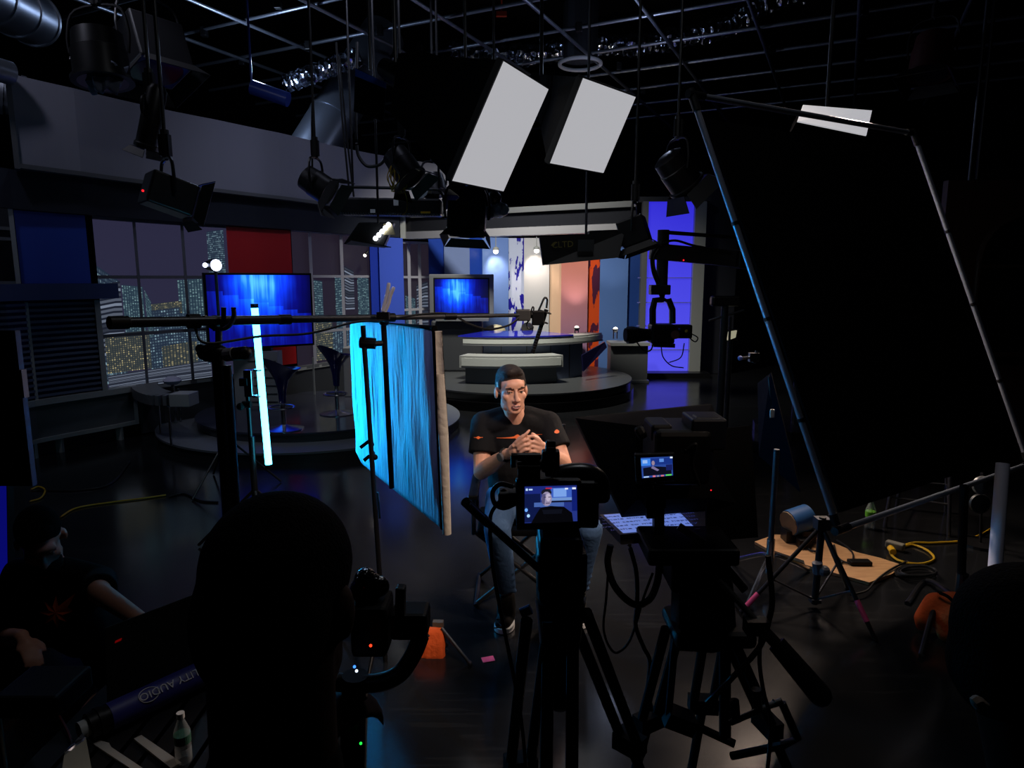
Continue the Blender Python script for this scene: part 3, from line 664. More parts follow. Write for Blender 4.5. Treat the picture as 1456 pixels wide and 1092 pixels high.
remesh(m.build('bag', ORG, t), .01, 4); MB().box(A(623,888,2.99), (.05,.03,.035)).build('handle', M('strap_tan', (80,70,58), .7), t)
tag(MB().cyl(A(628,893,2.95), Z(668,943,.006), .008).sph(Z(668,943,.01), .012).build('stand_leg', STEEL), 'thin stand leg sticking out beside the middle sandbag', 'stand')
for poly, lb in ((((684,935),(701,932),(704,939),(687,942)),'pink tape mark on the floor left of the seat'), (((811,919),(818,918),(819,924),(813,925)),'small pink tape mark on the floor between camera tripod legs'), (((829,909),(836,917),(831,922),(826,917)),'narrow pink tape mark on the floor right of the camera tripod')):
    tag(MB().prism([Z(u,v,.003) for u,v in poly], (0,0,-.002)).build('tape_mark', PNK), lb, 'tape')

# cyan lit cloth on its stand
fl = T('cloth_flag', 'upright cloth panel lit bright cyan by the glowing tube, left of the seated man', 'flag', V((-.6,3.2,.7)))
TLf, TRf, BRf, BLf = V((-.91,3.82,1.525)), V((-.30,2.62,1.56)), V((-.285,2.66,.73)), V((-.915,3.86,.70))
SILK = M('rippled_silk', (150,185,205), .62, spec=.35); q = N(SILK); uvn = q.coord('UV')
wv = q.noise(q.scale(uvn, (26,2.2,1)), 2.2, 5); q.bump(wv, .9, .02)
q.link(q.mix(q.math('MULTIPLY', q.noise(q.scale(uvn, (18,1.3,1)), 2.5, 3), 1.0), lin((95,130,160)), lin((190,215,225))), q.b.inputs['Base Color'])
nx, ny = 44, 40; m = MB(); m.uv = []; nf = (TRf-TLf).cross(BLf-TLf).normalized(); nf = nf if nf.y < 0 else -nf
pts = []
for j in range(ny+1):
    for i in range(nx+1):
        s, t_ = i/nx, j/ny; cut = max(0, .1-s)*.45
        p = TLf*(1-s)*(1-t_)+TRf*s*(1-t_)+BRf*s*t_+BLf*(1-s)*t_; p = p+V((0,0,cut*t_))
        p += nf*(.006*math.sin(s*40+3*math.sin(t_*4))+.005*math.sin(s*23+t_*5))*math.sin(math.pi*min(1,max(0,t_*1.0))); pts.append(p); m.uv.append((s,1-t_))
N0 = len(pts); m.add(pts, [(j*(nx+1)+i, j*(nx+1)+i+1, (j+1)*(nx+1)+i+1, (j+1)*(nx+1)+i) for j in range(ny) for i in range(nx)])
o = m.build('cloth', SILK, fl, smooth=True); sd = o.modifiers.new('thick', 'SOLIDIFY'); sd.thickness = .008; sd.offset = 0
MB().tube([TLf, TRf, BRf], .012).build('frame_rod', FAB, fl)
PALE = bumpy('pale_rolled_edge', (176,166,152), .8, 30, .5)
MB().tube([TRf+V((.018,-.03,-.01)), (TRf+BRf)/2+V((.022,-.04,0)), BRf+V((.02,-.03,-.01))], [.014,.02,.017], 10).build('rolled_edge', PALE, fl, smooth=True)
t = T('light_stand', 'dark stand holding the cyan cloth', 'stand', Z(548,940,0)); b0 = Z(548,940,0); tp = A(516,463,2.85)
MB().cyl(b0, tp, .011).build('column', BLKM, t, smooth=True); p = A(522,487,2.86)
MB().cyl(p+V((-.03,0,0)), p+V((.035,0,-.005)), .024).cyl(p+V((.03,0,-.005)), p+V((.06,.02,-.005)), .012).build('knuckle', BLKP, t)
MB().cyl(A(537,700,2.9), A(540,737,2.9), .005).build('chrome_rod', CHR, t)
for u, v in ((521,630),(526,648)): MB().beam(A(u-8,v+6,2.89), A(u+6,v-5,2.89), .02, .015).sph(A(u+7,v+2,2.87), .013).build('knob', BLKP, t)
for k in range(3):
    a = k*2.1+.4; f_ = b0+V((.3*math.cos(a), .3*math.sin(a), .01)); MB().cyl(b0+V((0,0,.3)), f_, .008).build('leg', BLKM, t)
t = T('shadow_rod', 'thin dark rod standing for the pole shadow on the cyan cloth', 'arm', A(556,690,2.95))  # dark rod built in place of the stand column's shadow on the cloth
MB().cyl(A(545,452,2.95), A(557,694,2.97), .012).build('rod', BLK, t); MB().sph(A(546,456,2.95), .025).build('grip_head', BLKP, t, smooth=True)
# spring clamps on the boom
t = T('spring_clamp', 'silver spring clamp standing up on the boom pole over the cyan cloth', 'clamp', A(545,450,2.78))
for pts in (((543,446),(548,428),(551,415),(553,402)), ((546,446),(552,432),(555,420),(560,408))):
    MB().tube(spline([A(u,v,2.78) for u,v in pts], 5), [.008]*15+[.006], 8).build('handle', M('silver_clamp', (205,205,206), .35, .25), t, smooth=True)
MB().box(A(545,449,2.78), (.05,.03,.03)).build('jaw', BLKP, t)
# boom pole with microphone
def bY(u): return 2.2+(u-155)/(742-155)*1.05
def bP(u): return A(u, 459-(u-155)/(742-155)*11, bY(u))
bo = T('boom_pole', 'long black boom pole reaching over the seated man', 'boom', bP(155))
GRP = M('pole_satin', (60,61,64), .35, .6)
MB().cyl(bP(155), bP(182), .022).build('butt_cap', BLKP, bo, smooth=True)
MB().cyl(bP(182), bP(405), .0175).build('pole_section', BLKM, bo, smooth=True); MB().cyl(bP(400), bP(556), .0145).build('pole_section', GRP, bo, smooth=True); MB().cyl(bP(550), bP(642), .0115).build('pole_section', GRP, bo, smooth=True); MB().cyl(bP(636), bP(738), .009).build('pole_section', GRP, bo, smooth=True)
for u, r in ((275,.027),(405,.02),(553,.019),(640,.016)): MB().cyl(bP(u-8), bP(u+8), r).build('locking_collar', BLKP, bo, smooth=True)
MB().cyl(bP(182), bP(189), .018).build('tape_band', M('tape_grey', (90,90,92), .6), bo)
m = MB().tube(spline([bP(276)+V((0,0,-.02)), A(262,488,2.4)+V((0.08,0,0)), A(372,478,2.55), A(440,474,2.7), A(505,458,2.8), bP(545)+V((0,-.015,-.01)), bP(600)+V((0,-.01,.012)), bP(640)+V((0,0,.01)), A(668,461,3.1), A(695,468,3.15), A(722,463,3.2), A(738,452,3.24)], 6), .005, 6)
m.build('cable', CABLE, bo, smooth=True)
mp = A(744,448,3.26)
MB().box(mp, (.07,.05,.055)).build('mount_bracket', M('bracket_grey', (52,52,50), .4), bo, bev=.006)
mi = T('microphone', 'shotgun microphone in a shock mount at the tip of the boom pole', 'microphone', A(757,502,3.28))
a, b = A(777,440,3.28), A(757,502,3.28)
MB().cyl(a, b, .0105, .0105, 14).build('barrel', BLKP, mi, smooth=True)
m = MB(); d = (b-a)
for i in range(9): m.cyl(a+d*(.42+.06*i), a+d*(.43+.06*i), .0116, n=14)
m.build('slot_rings', STEEL, mi)
X, Y_, D_ = frame_of(d)
for k in (.06, .28):
    c_ = a+d*k; MB().tube([c_+X*(.026*math.cos(t_))+Y_*(.026*math.sin(t_)) for t_ in [i*math.pi/8 for i in range(16)]], .004, 6, True).beam(c_-X*.035, c_+X*.035, .006, .006).build('shock_ring', BLKP, mi)
MB().box(A(765,452,3.27), (.06,.04,.07)).sph(A(756,447,3.27), .02).build('swivel', BLKP, mi, bev=.005)
MB().tube(spline([A(777,438,3.28), A(778,426,3.28), A(774,424,3.27), A(768,437,3.27), A(763,448,3.27)]), .005, 6).tube(spline([A(754,447,3.26), A(757,437,3.26), A(759,438,3.26), A(758,446,3.26)]), .004, 6).tube(spline([A(752,456,3.26), A(749,461,3.26), A(752,467,3.26), A(759,465,3.26)]), .004, 6).build('cable_loop', CABLE, mi, smooth=True)
# boom stand
t = T('boom_stand', 'heavy black stand with a fork cradling the boom pole at the left', 'stand', Z(338,1010,0)); Yb_ = 2.45
tp, bt = A(310,500,Yb_), V((A(310,500,Yb_).x, Yb_, 0))
MB().cyl(bt+V((0,0,.08)), tp, .024).build('column', BLKM, t, smooth=True); MB().cyl(bt+V((.03,0,.5)), tp+V((.032,0,-.05)), .014).build('riser', BLKM, t, smooth=True)
MB().tube(spline([A(332,437,Yb_+.02), A(332,452,Yb_+.02), A(322,466,Yb_), A(304,466,Yb_), A(292,455,Yb_-.02), A(290,449,Yb_-.02)], 6), .009).tube([A(318,437,Yb_), A(318,455,Yb_), A(316,466,Yb_)], .009).build('fork', BLKM, t, smooth=True)
MB().cyl(A(311,466,Yb_), A(311,500,Yb_), .012).build('spigot', STEEL, t)
MB().sph(A(303,502,Yb_), (.06,.04,.035)).chain([(A(285,496,Yb_),.018),(A(300,504,Yb_),.025)]).build('grip_head', BLKP, t, smooth=True)
MB().cyl(A(318,504,Yb_-.03), A(346,502,Yb_-.05), .02, .024).sph(A(348,502,Yb_-.05), .025).build('handle', BLKP, t, smooth=True)
MB().cyl(A(321,505,Yb_-.035), A(333,503,Yb_-.045), .0235, .0245).build('tag_label', M('handle_tag', (130,128,124), .6), t)
for k in range(3):
    a = k*2.094+.3; f_ = bt+V((.45*math.cos(a), .45*math.sin(a), .015)); MB().cyl(bt+V((0,0,.55)), f_, .012).build('leg', BLKM, t)
# glowing tube on its stand
TUBE = M('tube_glow', (220,250,255), .4, emit=(74,215,255), es=10)
tu = T('tube_light', 'glowing cyan white tube light on a stand, left of the cyan cloth', 'tube light', Z(366,800,0)); Yt = 4.2
a, b = A(362,438,Yt), A(382,660,Yt)
MB().cyl(a, b, .021, n=16).build('tube', TUBE, tu, smooth=True)
MB().cyl(A(361.6,432,Yt), a, .023, n=16).build('end_cap', STEEL, tu); MB().cyl(b, A(382.4,666,Yt), .023, n=16).build('end_cap', BLKP, tu)
lamp('AREA', (a+b)/2+V((.03,-.03,0)), V((-.9,3.75,(a.z+b.z)/2)), 11, (26,174,255), 'tube_lamp', shape='RECTANGLE', size=.03, size_y=.95, spread=1.3)
c_ = A(356,545,Yt); MB().box(c_+V((-.01,0,0)), (.05,.04,.17)).build('bracket', CHR, tu, bev=.004); MB().box(A(347,543,Yt-.01), (.05,.04,.05)).build('battery_box', BLKP, tu, bev=.004)
for v in (526,563): MB().tube([A(366,v,Yt)+V((.03*math.cos(t_), .03*math.sin(t_), 0)) for t_ in [i*math.pi/8 for i in range(16)]], .006, 6, True).build('clip', CHR, tu)
st0 = V((A(352,560,Yt).x, Yt+.02, 0)); MB().cyl(st0, A(352,560,Yt+.02), .014).cyl(st0+V((0,0,.3)), st0+V((0,0,.75)), .02).build('stand_column', BLKM, tu, smooth=True)
MB().cyl(A(345,575,Yt), A(357,575,Yt), .022).sph(A(342,578,Yt-.02), .025).build('stand_knob', BLKP, tu)
for k in range(3):
    g_ = k*2.094+1; MB().cyl(st0+V((0,0,.4)), st0+V((.4*math.cos(g_), .4*math.sin(g_), .012)), .01).build('stand_leg', BLKM, tu)
# slim light stand with a lit spotlight
t = T('light_stand', 'slim stand with a small brightly lit spotlight in front of the television', 'stand', Z(327,690,0)); b0 = Z(327,690,0); tp = A(304,386,b0.y)
MB().cyl(b0+V((0,0,.05)), V((b0.x,b0.y,tp.z)), .012).build('column', STEEL, t, smooth=True); ub = V((b0.x,b0.y,0))
for k in range(3):
    g_ = k*2.094+.2; MB().cyl(ub+V((0,0,.42)), ub+V((.42*math.cos(g_), .42*math.sin(g_), .01)), .009).build('leg', BLKM, t)
sp2 = V((b0.x-.01,b0.y,tp.z+.05))
MB().lathe([(.04,-.08),(.05,-.02),(.055,.03)], sp2, (.8,-.6,0)).build('housing', BLKM, t, smooth=True)
MB().cyl(sp2+V((.8,-.6,0))*.02, sp2+V((.8,-.6,0))*.035, .048).sph(sp2+V((-.05,-.05,.0)), .02).build('lens', M('spot_lens', (240,245,255), .3, emit=(205,215,255), es=4), t)
lamp('SPOT', sp2+V((.8,-.6,0))*.08, sp2+V((1.6,-1.2,-.1)), 8, (215,225,255), 'spot_lamp', spot_size=1.2, spot_blend=1)
MB().box(V((b0.x-.03,b0.y,tp.z-.42)), (.04,.04,.13)).build('dimmer_box', BLKP, t, bev=.004)
# floor cables at the left
m = MB().tube(spline([Z(u,v,.008) for u,v in ((86,735),(110,722),(160,714),(200,709),(236,704))]), .007, 6)
tag(MB().tube(spline([Z(u,v,.008) for u,v in ((42,713),(58,708),(64,697),(55,692),(44,696))]), .007, 6).build('extension_cord', YEL, smooth=True), 'end of a yellow cord curling at the far left', 'cord')
tag(m.build('extension_cord', YEL, smooth=True), 'yellow cord running across the floor at the left', 'cord')
m2 = MB().tube(spline([Z(u,v,.008) for u,v in ((45,697),(110,697),(158,687),(185,656))]), .008, 6).tube(spline([Z(u,v,.008) for u,v in ((240,706),(262,702),(285,712),(310,714))]), .008, 6)
tag(m2.build('floor_cable', CABLE, smooth=True), 'black cables lying on the floor left of the round stage', 'cable')
# upright panel at the left edge
t = T('upright_panel', 'tall black panel with a blue lit aluminium edge at the left edge', 'panel', V((A(20,396,1.9).x-.2,1.9,0))); e = A(15,396,1.9)
a, b = A(9,470,1.9).z, A(33,690,1.9).z
MB().box((e.x-.29, 1.9, (a+b)/2), (.56, .015, a-b)).build('panel', FAB, t); MB().box((e.x-.001, 1.9, (a+b)/2), (.008, .02, a-b)).build('edge_strip', M('dark_aluminium', (70,76,100), .35, .7), t)
MB().box((e.x+.009, 1.895, A(28,545,1.9).z), (.006, .02, .08)).build('edge_label', M('label_blue_grey', (110,116,150), .5), t); MB().cyl((e.x-.2,1.9,0), (e.x-.2,1.9,b+.01), .015).cyl((e.x-.2,1.9,0),(e.x-.2,1.9,.02),.2).build('stand_post', BLKM, t)
# tall dark stand right of the jib
t = T('light_stand', 'tall thin dark stand right of the remote camera', 'stand', Z(1033,600,0)); Yd = 6.6; xx = A(1029,470,Yd).x
MB().cyl((xx,Yd,0), (xx,Yd,A(1029,432,Yd).z), .035).build('column', M('stand_dark', (36,38,42), .4), t, smooth=True); MB().cyl((xx+.06,Yd,.0), (xx+.06,Yd,A(1033,450,Yd).z), .012).build('rod', STEEL, t)
MB().box((xx,Yd,A(1029,428,Yd).z), (.28,.1,.1)).build('head', BLKM, t, bev=.02); MB().cyl(A(1008,456,Yd), A(1058,441,Yd), .012).build('cross_arm', STEEL, t)
for k in range(3): MB().cyl((xx,Yd,.3), (xx+.4*math.cos(k*2.09), Yd+.4*math.sin(k*2.09), .012), .015).build('leg', BLKM, t)
t = T('work_light', 'small cream lamp glowing dimly right of the tall dark stand', 'lamp', A(1041,482,6.9)); p = A(1041,477,6.9)
MB().slab([A(1035,484,6.9), A(1046,480,6.9), A(1048,470,6.9), A(1037,472,6.9)], .04).build('lamp_face', M('cream_face', (200,195,160), .5, emit=(200,195,165), es=.5), t); MB().box(p+V((.02,.08,0)), (.12,.08,.12)).build('housing', BLKM, t); MB().cyl((p.x+.02,p.y+.08,0), p+V((.02,.08,-.05)), .012).build('post', BLKM, t)
# ==== ceiling: pipe grid, ducts, softboxes and hung lights ===============
GZ = 5.25; TH = math.radians(26); GB = V((math.sin(TH), math.cos(TH), 0)); GA = V((math.cos(TH), -math.sin(TH), 0))
GRP_ = 'pipes of the ceiling grid'
def clipln(a, b):
    t0, t1 = 0., 1.; d = b-a
    for k, lo, hi in ((0,-10.7,10.7), (1,-2.7,18.7)):
        if abs(d[k]) < 1e-6: continue
        u, v = sorted(((lo-a[k])/d[k], (hi-a[k])/d[k])); t0, t1 = max(t0, u), min(t1, v)
    return a+d*t0, a+d*t1
def pipe(pa, pb, label):
    pa, pb = clipln(pa, pb); tag(MB().cyl(pa, pb, .026, n=10).build('grid_pipe', PIPE, smooth=True), label, 'pipe', GRP_)
for k in range(-5, 8):
    c_ = GB*(3.5*(2.085+.3235*k)); pipe(c_+GA*-11+V((0,0,GZ)), c_+GA*9+V((0,0,GZ)), 'grey ceiling grid pipe running across the studio, sloping up to the right')
for k in range(9):
    c_ = GA*(3.5*(-2.53+.3585*k)); pipe(c_+GB*1.5+V((0,0,GZ-.055)), c_+GB*16.5+V((0,0,GZ-.055)), 'grey ceiling grid pipe running away from the camera to the back wall')
DUC = M('sheet_metal_duct', (150,156,168), .35, .85)
FOIL = M('crumpled_foil', (170,176,190), .2, 1); q = N(FOIL); vo = q.new('ShaderNodeTexVoronoi'); vo.inputs['Scale'].default_value = 9; q.link(q.coord(), vo.inputs[0]); q.bump(vo.outputs[0], 1.0, .08)
def duct(label, a, b, r, mat=DUC, rings=True):
    a, b = V(a), V(b); t = T('duct', label, 'duct', b); MB().pipe(a, b, r, .01, 32).build('duct_body', mat, t, smooth=True); d = (b-a).normalized()
    if rings:
        for k in (.35, .7, .985): p = a+(b-a)*k; MB().pipe(p-d*.02, p+d*.02, r+.012, .012, 32).build('duct_collar', PIPE, t, smooth=True)
duct('bright sheet metal duct stub at the left edge beside the grey header', A(-70,112,6.6), A(33,139,6.9), .19)
duct('sheet metal duct in the upper left corner of the ceiling', A(-60,-30,6.4), A(48,28,7.6), .26)
duct('short blunt duct end between the two left ducts', A(-40,88,6.0), A(14,104,6.3), .1, rings=False)
duct('wide sheet metal duct slanting down behind the grey header', A(545,50,11.9), A(438,226,10.6), .36)
pts = spline([A(u,v,12.0) for u,v in ((640,72),(690,76),(760,78),(830,64),(900,64),(960,55),(1040,36),(1078,8),(1150,-14))], 22)
rr = [.17+.014*math.sin(i*1.9)+.02*math.sin(i*.37) for i in range(len(pts))]
tag(MB().tube(pts, rr, 20).build('flexible_duct', FOIL, smooth=True), 'long crumpled foil flexible duct winding above the ceiling grid', 'duct')
pts = spline([A(u,v,10.4) for u,v in ((405,120),(445,105),(480,92),(512,80))], 12)
tag(MB().tube(pts, [.13+.012*math.sin(i*1.9) for i in range(len(pts))], 16).build('flexible_duct', FOIL, smooth=True), 'short crumpled foil duct joining the slanting sheet metal duct', 'duct')
t = T('air_diffuser', 'round white ring air diffuser in the ceiling above the second softbox', 'vent', A(825,91,11.5)); p = A(825,91,11.5)
MB().tube([p+V((.33*math.cos(a), .33*math.sin(a), 0)) for a in [i*math.pi/20 for i in range(40)]], .03, 10, True).build('ring', WHT, t, smooth=True); MB().cyl(p+V((0,0,.06)), p+V((0,0,.9)), .28, n=28).build('neck', STEEL, t)
for a, b, lb in (((1409,58),(1391,255),'right one of two thin conduits dropping from the ceiling at the right'), ((1393,110),(1385,262),'left one of two thin conduits dropping from the ceiling at the right')):
    p0, p1 = A(*a,8.5), A(*b,8.5); tag(MB().cyl(V((p0.x,8.5,6.85)), V((p0.x,8.5,p1.z)), .02).build('conduit', STEEL, smooth=True), lb, 'pipe', 'conduits at the right')
# wooden flat with an arched window, far right
WD = M('dark_brown_wood', (58,34,24), .6); q = N(WD); q.link(q.mix(q.noise(q.scale(q.coord(), (8,8,.8)), 3), lin((36,20,14)), lin((70,42,30))), q.b.inputs['Base Color'])
t = T('wooden_flat', 'dark brown wooden flat with an arched window at the far right', 'set panel', A(1420,600,6.6)); xw = A(1336,400,6.6).x
MB().box((xw+1.5,6.65,A(1400,256,6.6).z/2), (3,.08,A(1400,256,6.6).z)).build('panel', WD, t)
ca = A(1456,372,6.55); rw = abs(A(1392,372,6.55).x-ca.x)
MB().prism([ca+V((rw*math.cos(a), 0, rw*math.sin(a))) for a in [i*math.pi/16 for i in range(17)]]+[ca+V((-rw,0,-.9)), ca+V((rw,0,-.9))], (0,.02,0)).build('arched_glass', M('night_glass', (14,15,20), .2), t)
m = MB().tube([ca+V((rw*math.cos(a), 0, rw*math.sin(a))) for a in [i*math.pi/16 for i in range(17)]], .03)
m.cyl(ca+V((-rw,0,0)), ca+V((-rw,0,-.9)), .03).cyl(ca+V((rw,0,0)), ca+V((rw,0,-.9)), .03).cyl(ca+V((-rw,0,-.05)), ca+V((rw,0,-.05)), .02).cyl(ca+V((-rw,0,-.9)), ca+V((rw,0,-.9)), .03).build('window_frame', M('frame_brown', (46,28,20), .5), t)
# softboxes
def softbox(label, q4, Ys, depth, back, pw, hp_):
    q4 = [A(u,v,y) for (u,v), y in zip(q4, Ys)]; c_ = sum(q4, V())/4; t = T('softbox', label, 'softbox', (c_.x,c_.y,min(p.z for p in q4)))
    nn = (q4[1]-q4[0]).cross(q4[3]-q4[0]).normalized(); nn = nn if nn.y < 0 else -nn
    b4 = [A(u,v,y) for u,v,y in back]
    inn = [p+(c_-p)*.0 for p in q4]
    MB().hexa(b4+[p-nn*.03 for p in q4]).build('shell', bumpy('softbox_shell', (6,6,8), .9, 40, .2, spec=.1), t)
    m = MB()
    for i in range(4): m.beam(q4[i]-nn*.03, q4[(i+1) % 4]-nn*.03, .025, .05, nn)
    m.build('lip', bumpy('softbox_lip', (30,30,32), .8, 60, .3), t)
    n_ = 10; g = MB(); vs = []
    for j in range(n_+1):
        for i in range(n_+1):
            s, r = i/n_, j/n_; vs.append(q4[0]*(1-s)*(1-r)+q4[1]*s*(1-r)+q4[2]*s*r+q4[3]*(1-s)*r+nn*(-.02*math.sin(math.pi*s)*math.sin(math.pi*r)))
    g.add(vs, [(j*(n_+1)+i, j*(n_+1)+i+1, (j+1)*(n_+1)+i+1, (j+1)*(n_+1)+i) for j in range(n_) for i in range(n_)])
    g.build('diffuser', SOFT, t, smooth=True)
    bc = sum(b4, V())/4; MB().cyl(bc, bc+(bc-c_).normalized()*.3, .1, .08).build('lamp_head', BLKP, t, smooth=True)
    MB().cyl(bc+(bc-c_).normalized()*.15, bc+(bc-c_).normalized()*.15+V((0,0,GZ-bc.z)), .018).build('hanger_pole', BLKM, t)
    if pw: lamp('AREA', c_+nn*.12, c_+nn*3, pw, (255,232,212), 'softbox_lamp', size=.5, spread=1.0)
softbox('larger bright softbox hung from the grid, with a long black shell to its left', [(716,87),(780,127),(716,272),(643,257)], (5.2,6.0,6.0,5.2), .9,
        [(566,76,5.9),(600,72,6.2),(600,150,6.2),(555,160,5.9)], 0, 0)
softbox('smaller bright softbox hung from the grid, right of the larger softbox', [(829,111),(904,138),(858,246),(782,232)], (5.4,6.0,6.2,5.6), .6,
        [(768,106,6.5),(790,102,6.7),(790,150,6.7),(764,158,6.5)], 20, 0)
t = T('gel_sheet', 'dark barn door with a blue gel left of the large softbox', 'gel', A(532,165,6.4))
MB().slab([A(503,158,6.4), A(545,172,6.4), A(549,118,6.4), A(505,96,6.4)], .03).build('flap', FAB, t); MB().slab([A(505,108,6.36), A(549,126,6.36), A(549,118,6.36), A(505,97,6.36)], .01).build('blue_gel', M('blue_gel', (40,80,170), .3), t); MB().cyl(A(527,100,6.42), V((A(527,100,6.42).x,6.42,GZ)), .015).build('hanger_pole', BLKM, t)
tag(MB().cyl(A(358,124,9), A(410,142,9), .09).cyl(A(358,124,9), V((A(358,124,9).x,9,GZ)), .015).build('gel_roll', M('gel_roll_blue', (50,70,150), .3), smooth=True), 'blue rolled gel lying against the ceiling pipes above the grey header', 'gel')
# hung fixtures
def fixture(label, px, Y, aim, L, r, flaps=.8, yoke=True, lens=None, kind='round', pole=None, led=None, nm='stage_light', mat=BLKM):
    c_ = A(px[0], px[1], Y); d = V(aim).normalized(); t = T(nm, label, 'stage light', c_, 'lights hung from the grid')
    X, Yv, _ = frame_of(d)
    if kind == 'round':
        MB().lathe([(r*.55,-L*.5),(r*.9,-L*.42),(r*.95,-L*.1),(r,-L*.08),(r,L*.42),(r*1.12,L*.44),(r*1.12,L*.5)], c_, d, 20).build('housing', mat, t, smooth=True)
    else: MB().box(c_, (r*2, r*1.7, L), (X, Yv, d)).build('housing', mat, t, bev=.015)
    MB().cyl(c_+d*(L*.47), c_+d*(L*.505), r*.9, n=20).build('lens', lens or M('dark_lens', (30,32,40), .1), t)
    if flaps:
        e = c_+d*(L*.52)
        for ax, ay in ((X,Yv),(-X,Yv),(Yv,X),(-Yv,X)):
            a0 = e+ax*r*1.02; out = (ax*.55+d*.85).normalized()
            MB().slab([a0-ay*r*.9, a0+ay*r*.9, a0+ay*r*1.25+out*r*flaps, a0-ay*r*1.25+out*r*flaps], .006).build('barn_door', M('barn_black', (12,12,13), .5), t)
    if yoke:
        MB().tube(spline([c_-X*r*1.15, c_-X*r*1.2+V((0,0,r*.9)), c_-X*r*.8+V((0,0,r*1.75)), c_+X*r*.8+V((0,0,r*1.75)), c_+X*r*1.2+V((0,0,r*.9)), c_+X*r*1.15], 4), .012, 6).build('yoke', BLKM, t)
        top = c_+V((0,0,r*1.75)); z_ = GZ if pole is None else top.z+pole
        MB().cyl(top, (top.x,top.y,z_), .013).build('hanger_pole', BLKM, t); MB().box(top+V((0,0,.1)), (.07,.05,.14)).cyl(top+V((0,0,.02)), top+V((0,0,.2)), .03).build('clamp', BLKM, t)
    if led: MB().sph(c_+V(led[1]), .008).build('indicator', M('led_'+led[0], (20,4,4), .4, emit=led[2], es=1.5), t)
    return t
LENS_L = M('pale_flap', (160,160,180), .6)
fixture('boxy stage light with a red indicator hanging in front of the grey header', (240,277), 4.8, (.7,.6,-.3), .3, .13, .6, kind='box', led=('red',(-.06,-.22,.0),(255,30,40)))
fixture('long cylindrical profile spotlight tilted down in front of the grey header', (216,166), 5.2, (-.35,.1,-1), .46, .075, .8, yoke=True)
fixture('black stage light with open barn doors hanging left of the long strip fixture', (450,262), 6.6, (.75,-.1,-.5), .3, .13, .9)
fixture('stage light with yellow cables hanging left of the larger softbox', (572,235), 6.8, (.5,-.2,-.7), .34, .14, .8)
fixture('small stage light tucked under the shell of the larger softbox', (617,262), 7.7, (.2,-.3,-1), .22, .13, .9)
fixture('stage light behind the top left of the black cloth frame, its flap lit violet', (962,243), 6.2, (.6,.2,-.7), .34, .15, 1.0)
fixture('square black fixture with barn doors hanging over the monitor', (664,312), 6.3, (-.05,-.2,-1), .26, .17, .5, kind='box')
fixture('black box light beside the violet lightbox', (902,330), 6.2, (.3,-.1,-.9), .24, .14, .5, kind='box')
fixture('large dark scoop light at the upper left with pale torn diffusion cloth', (142,80), 5.6, (.1,-.1,-1), .4, .2, 0)
fixture('big boxy dark fixture at the upper left next to the scoop', (215,72), 6.4, (.3,-.2,-1), .42, .24, .5, kind='box')
fixture('dim reddish fixture high among the grid pipes at the right', (1325,78), 8.5, (-.2,-.2,-1), .5, .22, .6, mat=M('reddish_housing', (60,22,18), .5))
# torn diffusion cloth on the scoop
DIFF = bumpy('diffusion_cloth', (150,160,185), .8, 9, .8, spec=.1)
t = T('diffusion_cloth', 'pale diffusion cloth hanging from the dark scoop light at the upper left', 'cloth', A(150,128,5.5)); m = MB(); c_ = A(150,100,5.6); R = []
for j in range(8):
    for i in range(21):
        a = math.pi*(1.05+.9*i/20); rad = .17-.012*j+.02*math.sin(i*1.3+j*.6); R.append(c_+V((rad*1.1*math.cos(a), rad*math.sin(a), .02-.028*j-.02*math.sin(i*.8))))
m.add(R, [(j*21+i, j*21+i+1, (j+1)*21+i+1, (j+1)*21+i) for j in range(7) for i in range(20)])
o = m.build('cloth', DIFF, t, smooth=True); sd = o.modifiers.new('thick', 'SOLIDIFY'); sd.thickness = .006
# fluorescent strip fixture in its frame
Yf = 7.2; sf = T('strip_fixture', 'long black strip fixture hung in a rounded tube frame left of the larger softbox', 'stage light', A(556,310,Yf), 'lights hung from the grid')
a, b = A(486,294,Yf), A(628,296,Yf); MB().beam(a, b, .22, .17).build('housing', BLKM, sf, bev=.02)
MB().tube(spline([A(481,300,Yf), A(479,276,Yf), A(486,268,Yf), A(496,266,Yf), A(610,269,Yf), A(624,271,Yf), A(631,282,Yf), A(632,305,Yf)], 5), .016).build('frame_tube', BLKM, sf, smooth=True)
m = MB()
for i in range(40): m.box(a+(b-a)*(i/40+.012)+V((0,-.1,-.075)), (.012,.02,.03))
m.build('louvre', STEEL, sf)
MB().box(A(563,288,Yf-.12), (.05,.005,.06)).build('paper_tag', M('tag_white'), sf); MB().box(A(530,300,Yf-.12), (.05,.005,.035)).build('sticker', M('tag_white'), sf); MB().box(A(605,302,Yf-.12), (.1,.005,.02)).build('yellow_sticker', YEL, sf)
for u in (502, 624): p = A(u,268,Yf); MB().cyl(p, (p.x,p.y,GZ), .012).build('hanger_pole', BLKM, sf)
# yellow cable bundle
m = MB()
for k in range(7): m.tube(spline([A(560+random.uniform(-5,8),236+random.uniform(-4,4),6.7), A(556+random.uniform(-6,12),255,6.65), A(560+random.uniform(-4,14),272,6.65), A(574+random.uniform(-6,6),268+random.uniform(-6,6),6.65), A(570,250,6.7)], 5), .005, 5)
m.tube(spline([A(574,268,6.65), A(579,285,6.65), A(578,300,6.65), A(572,306,6.65)]), .005, 5)
tag(m.build('cable_bundle', YEL, smooth=True), 'tangle of thin yellow cables hanging from the stage light left of the softbox', 'cable')
tag(MB().tube(spline([A(507,205,6.9), A(510,222,6.9), A(522,236,6.9), A(540,234,6.9), A(550,222,6.9)]), .016, 8).tube(spline([A(507,205,6.9), A(506,150,6.9), A(508,60,6.9)]), .014, 8).build('hanging_cable', CABLE, smooth=True), 'thick dark cable hanging in a loop in front of the grey header', 'cable')
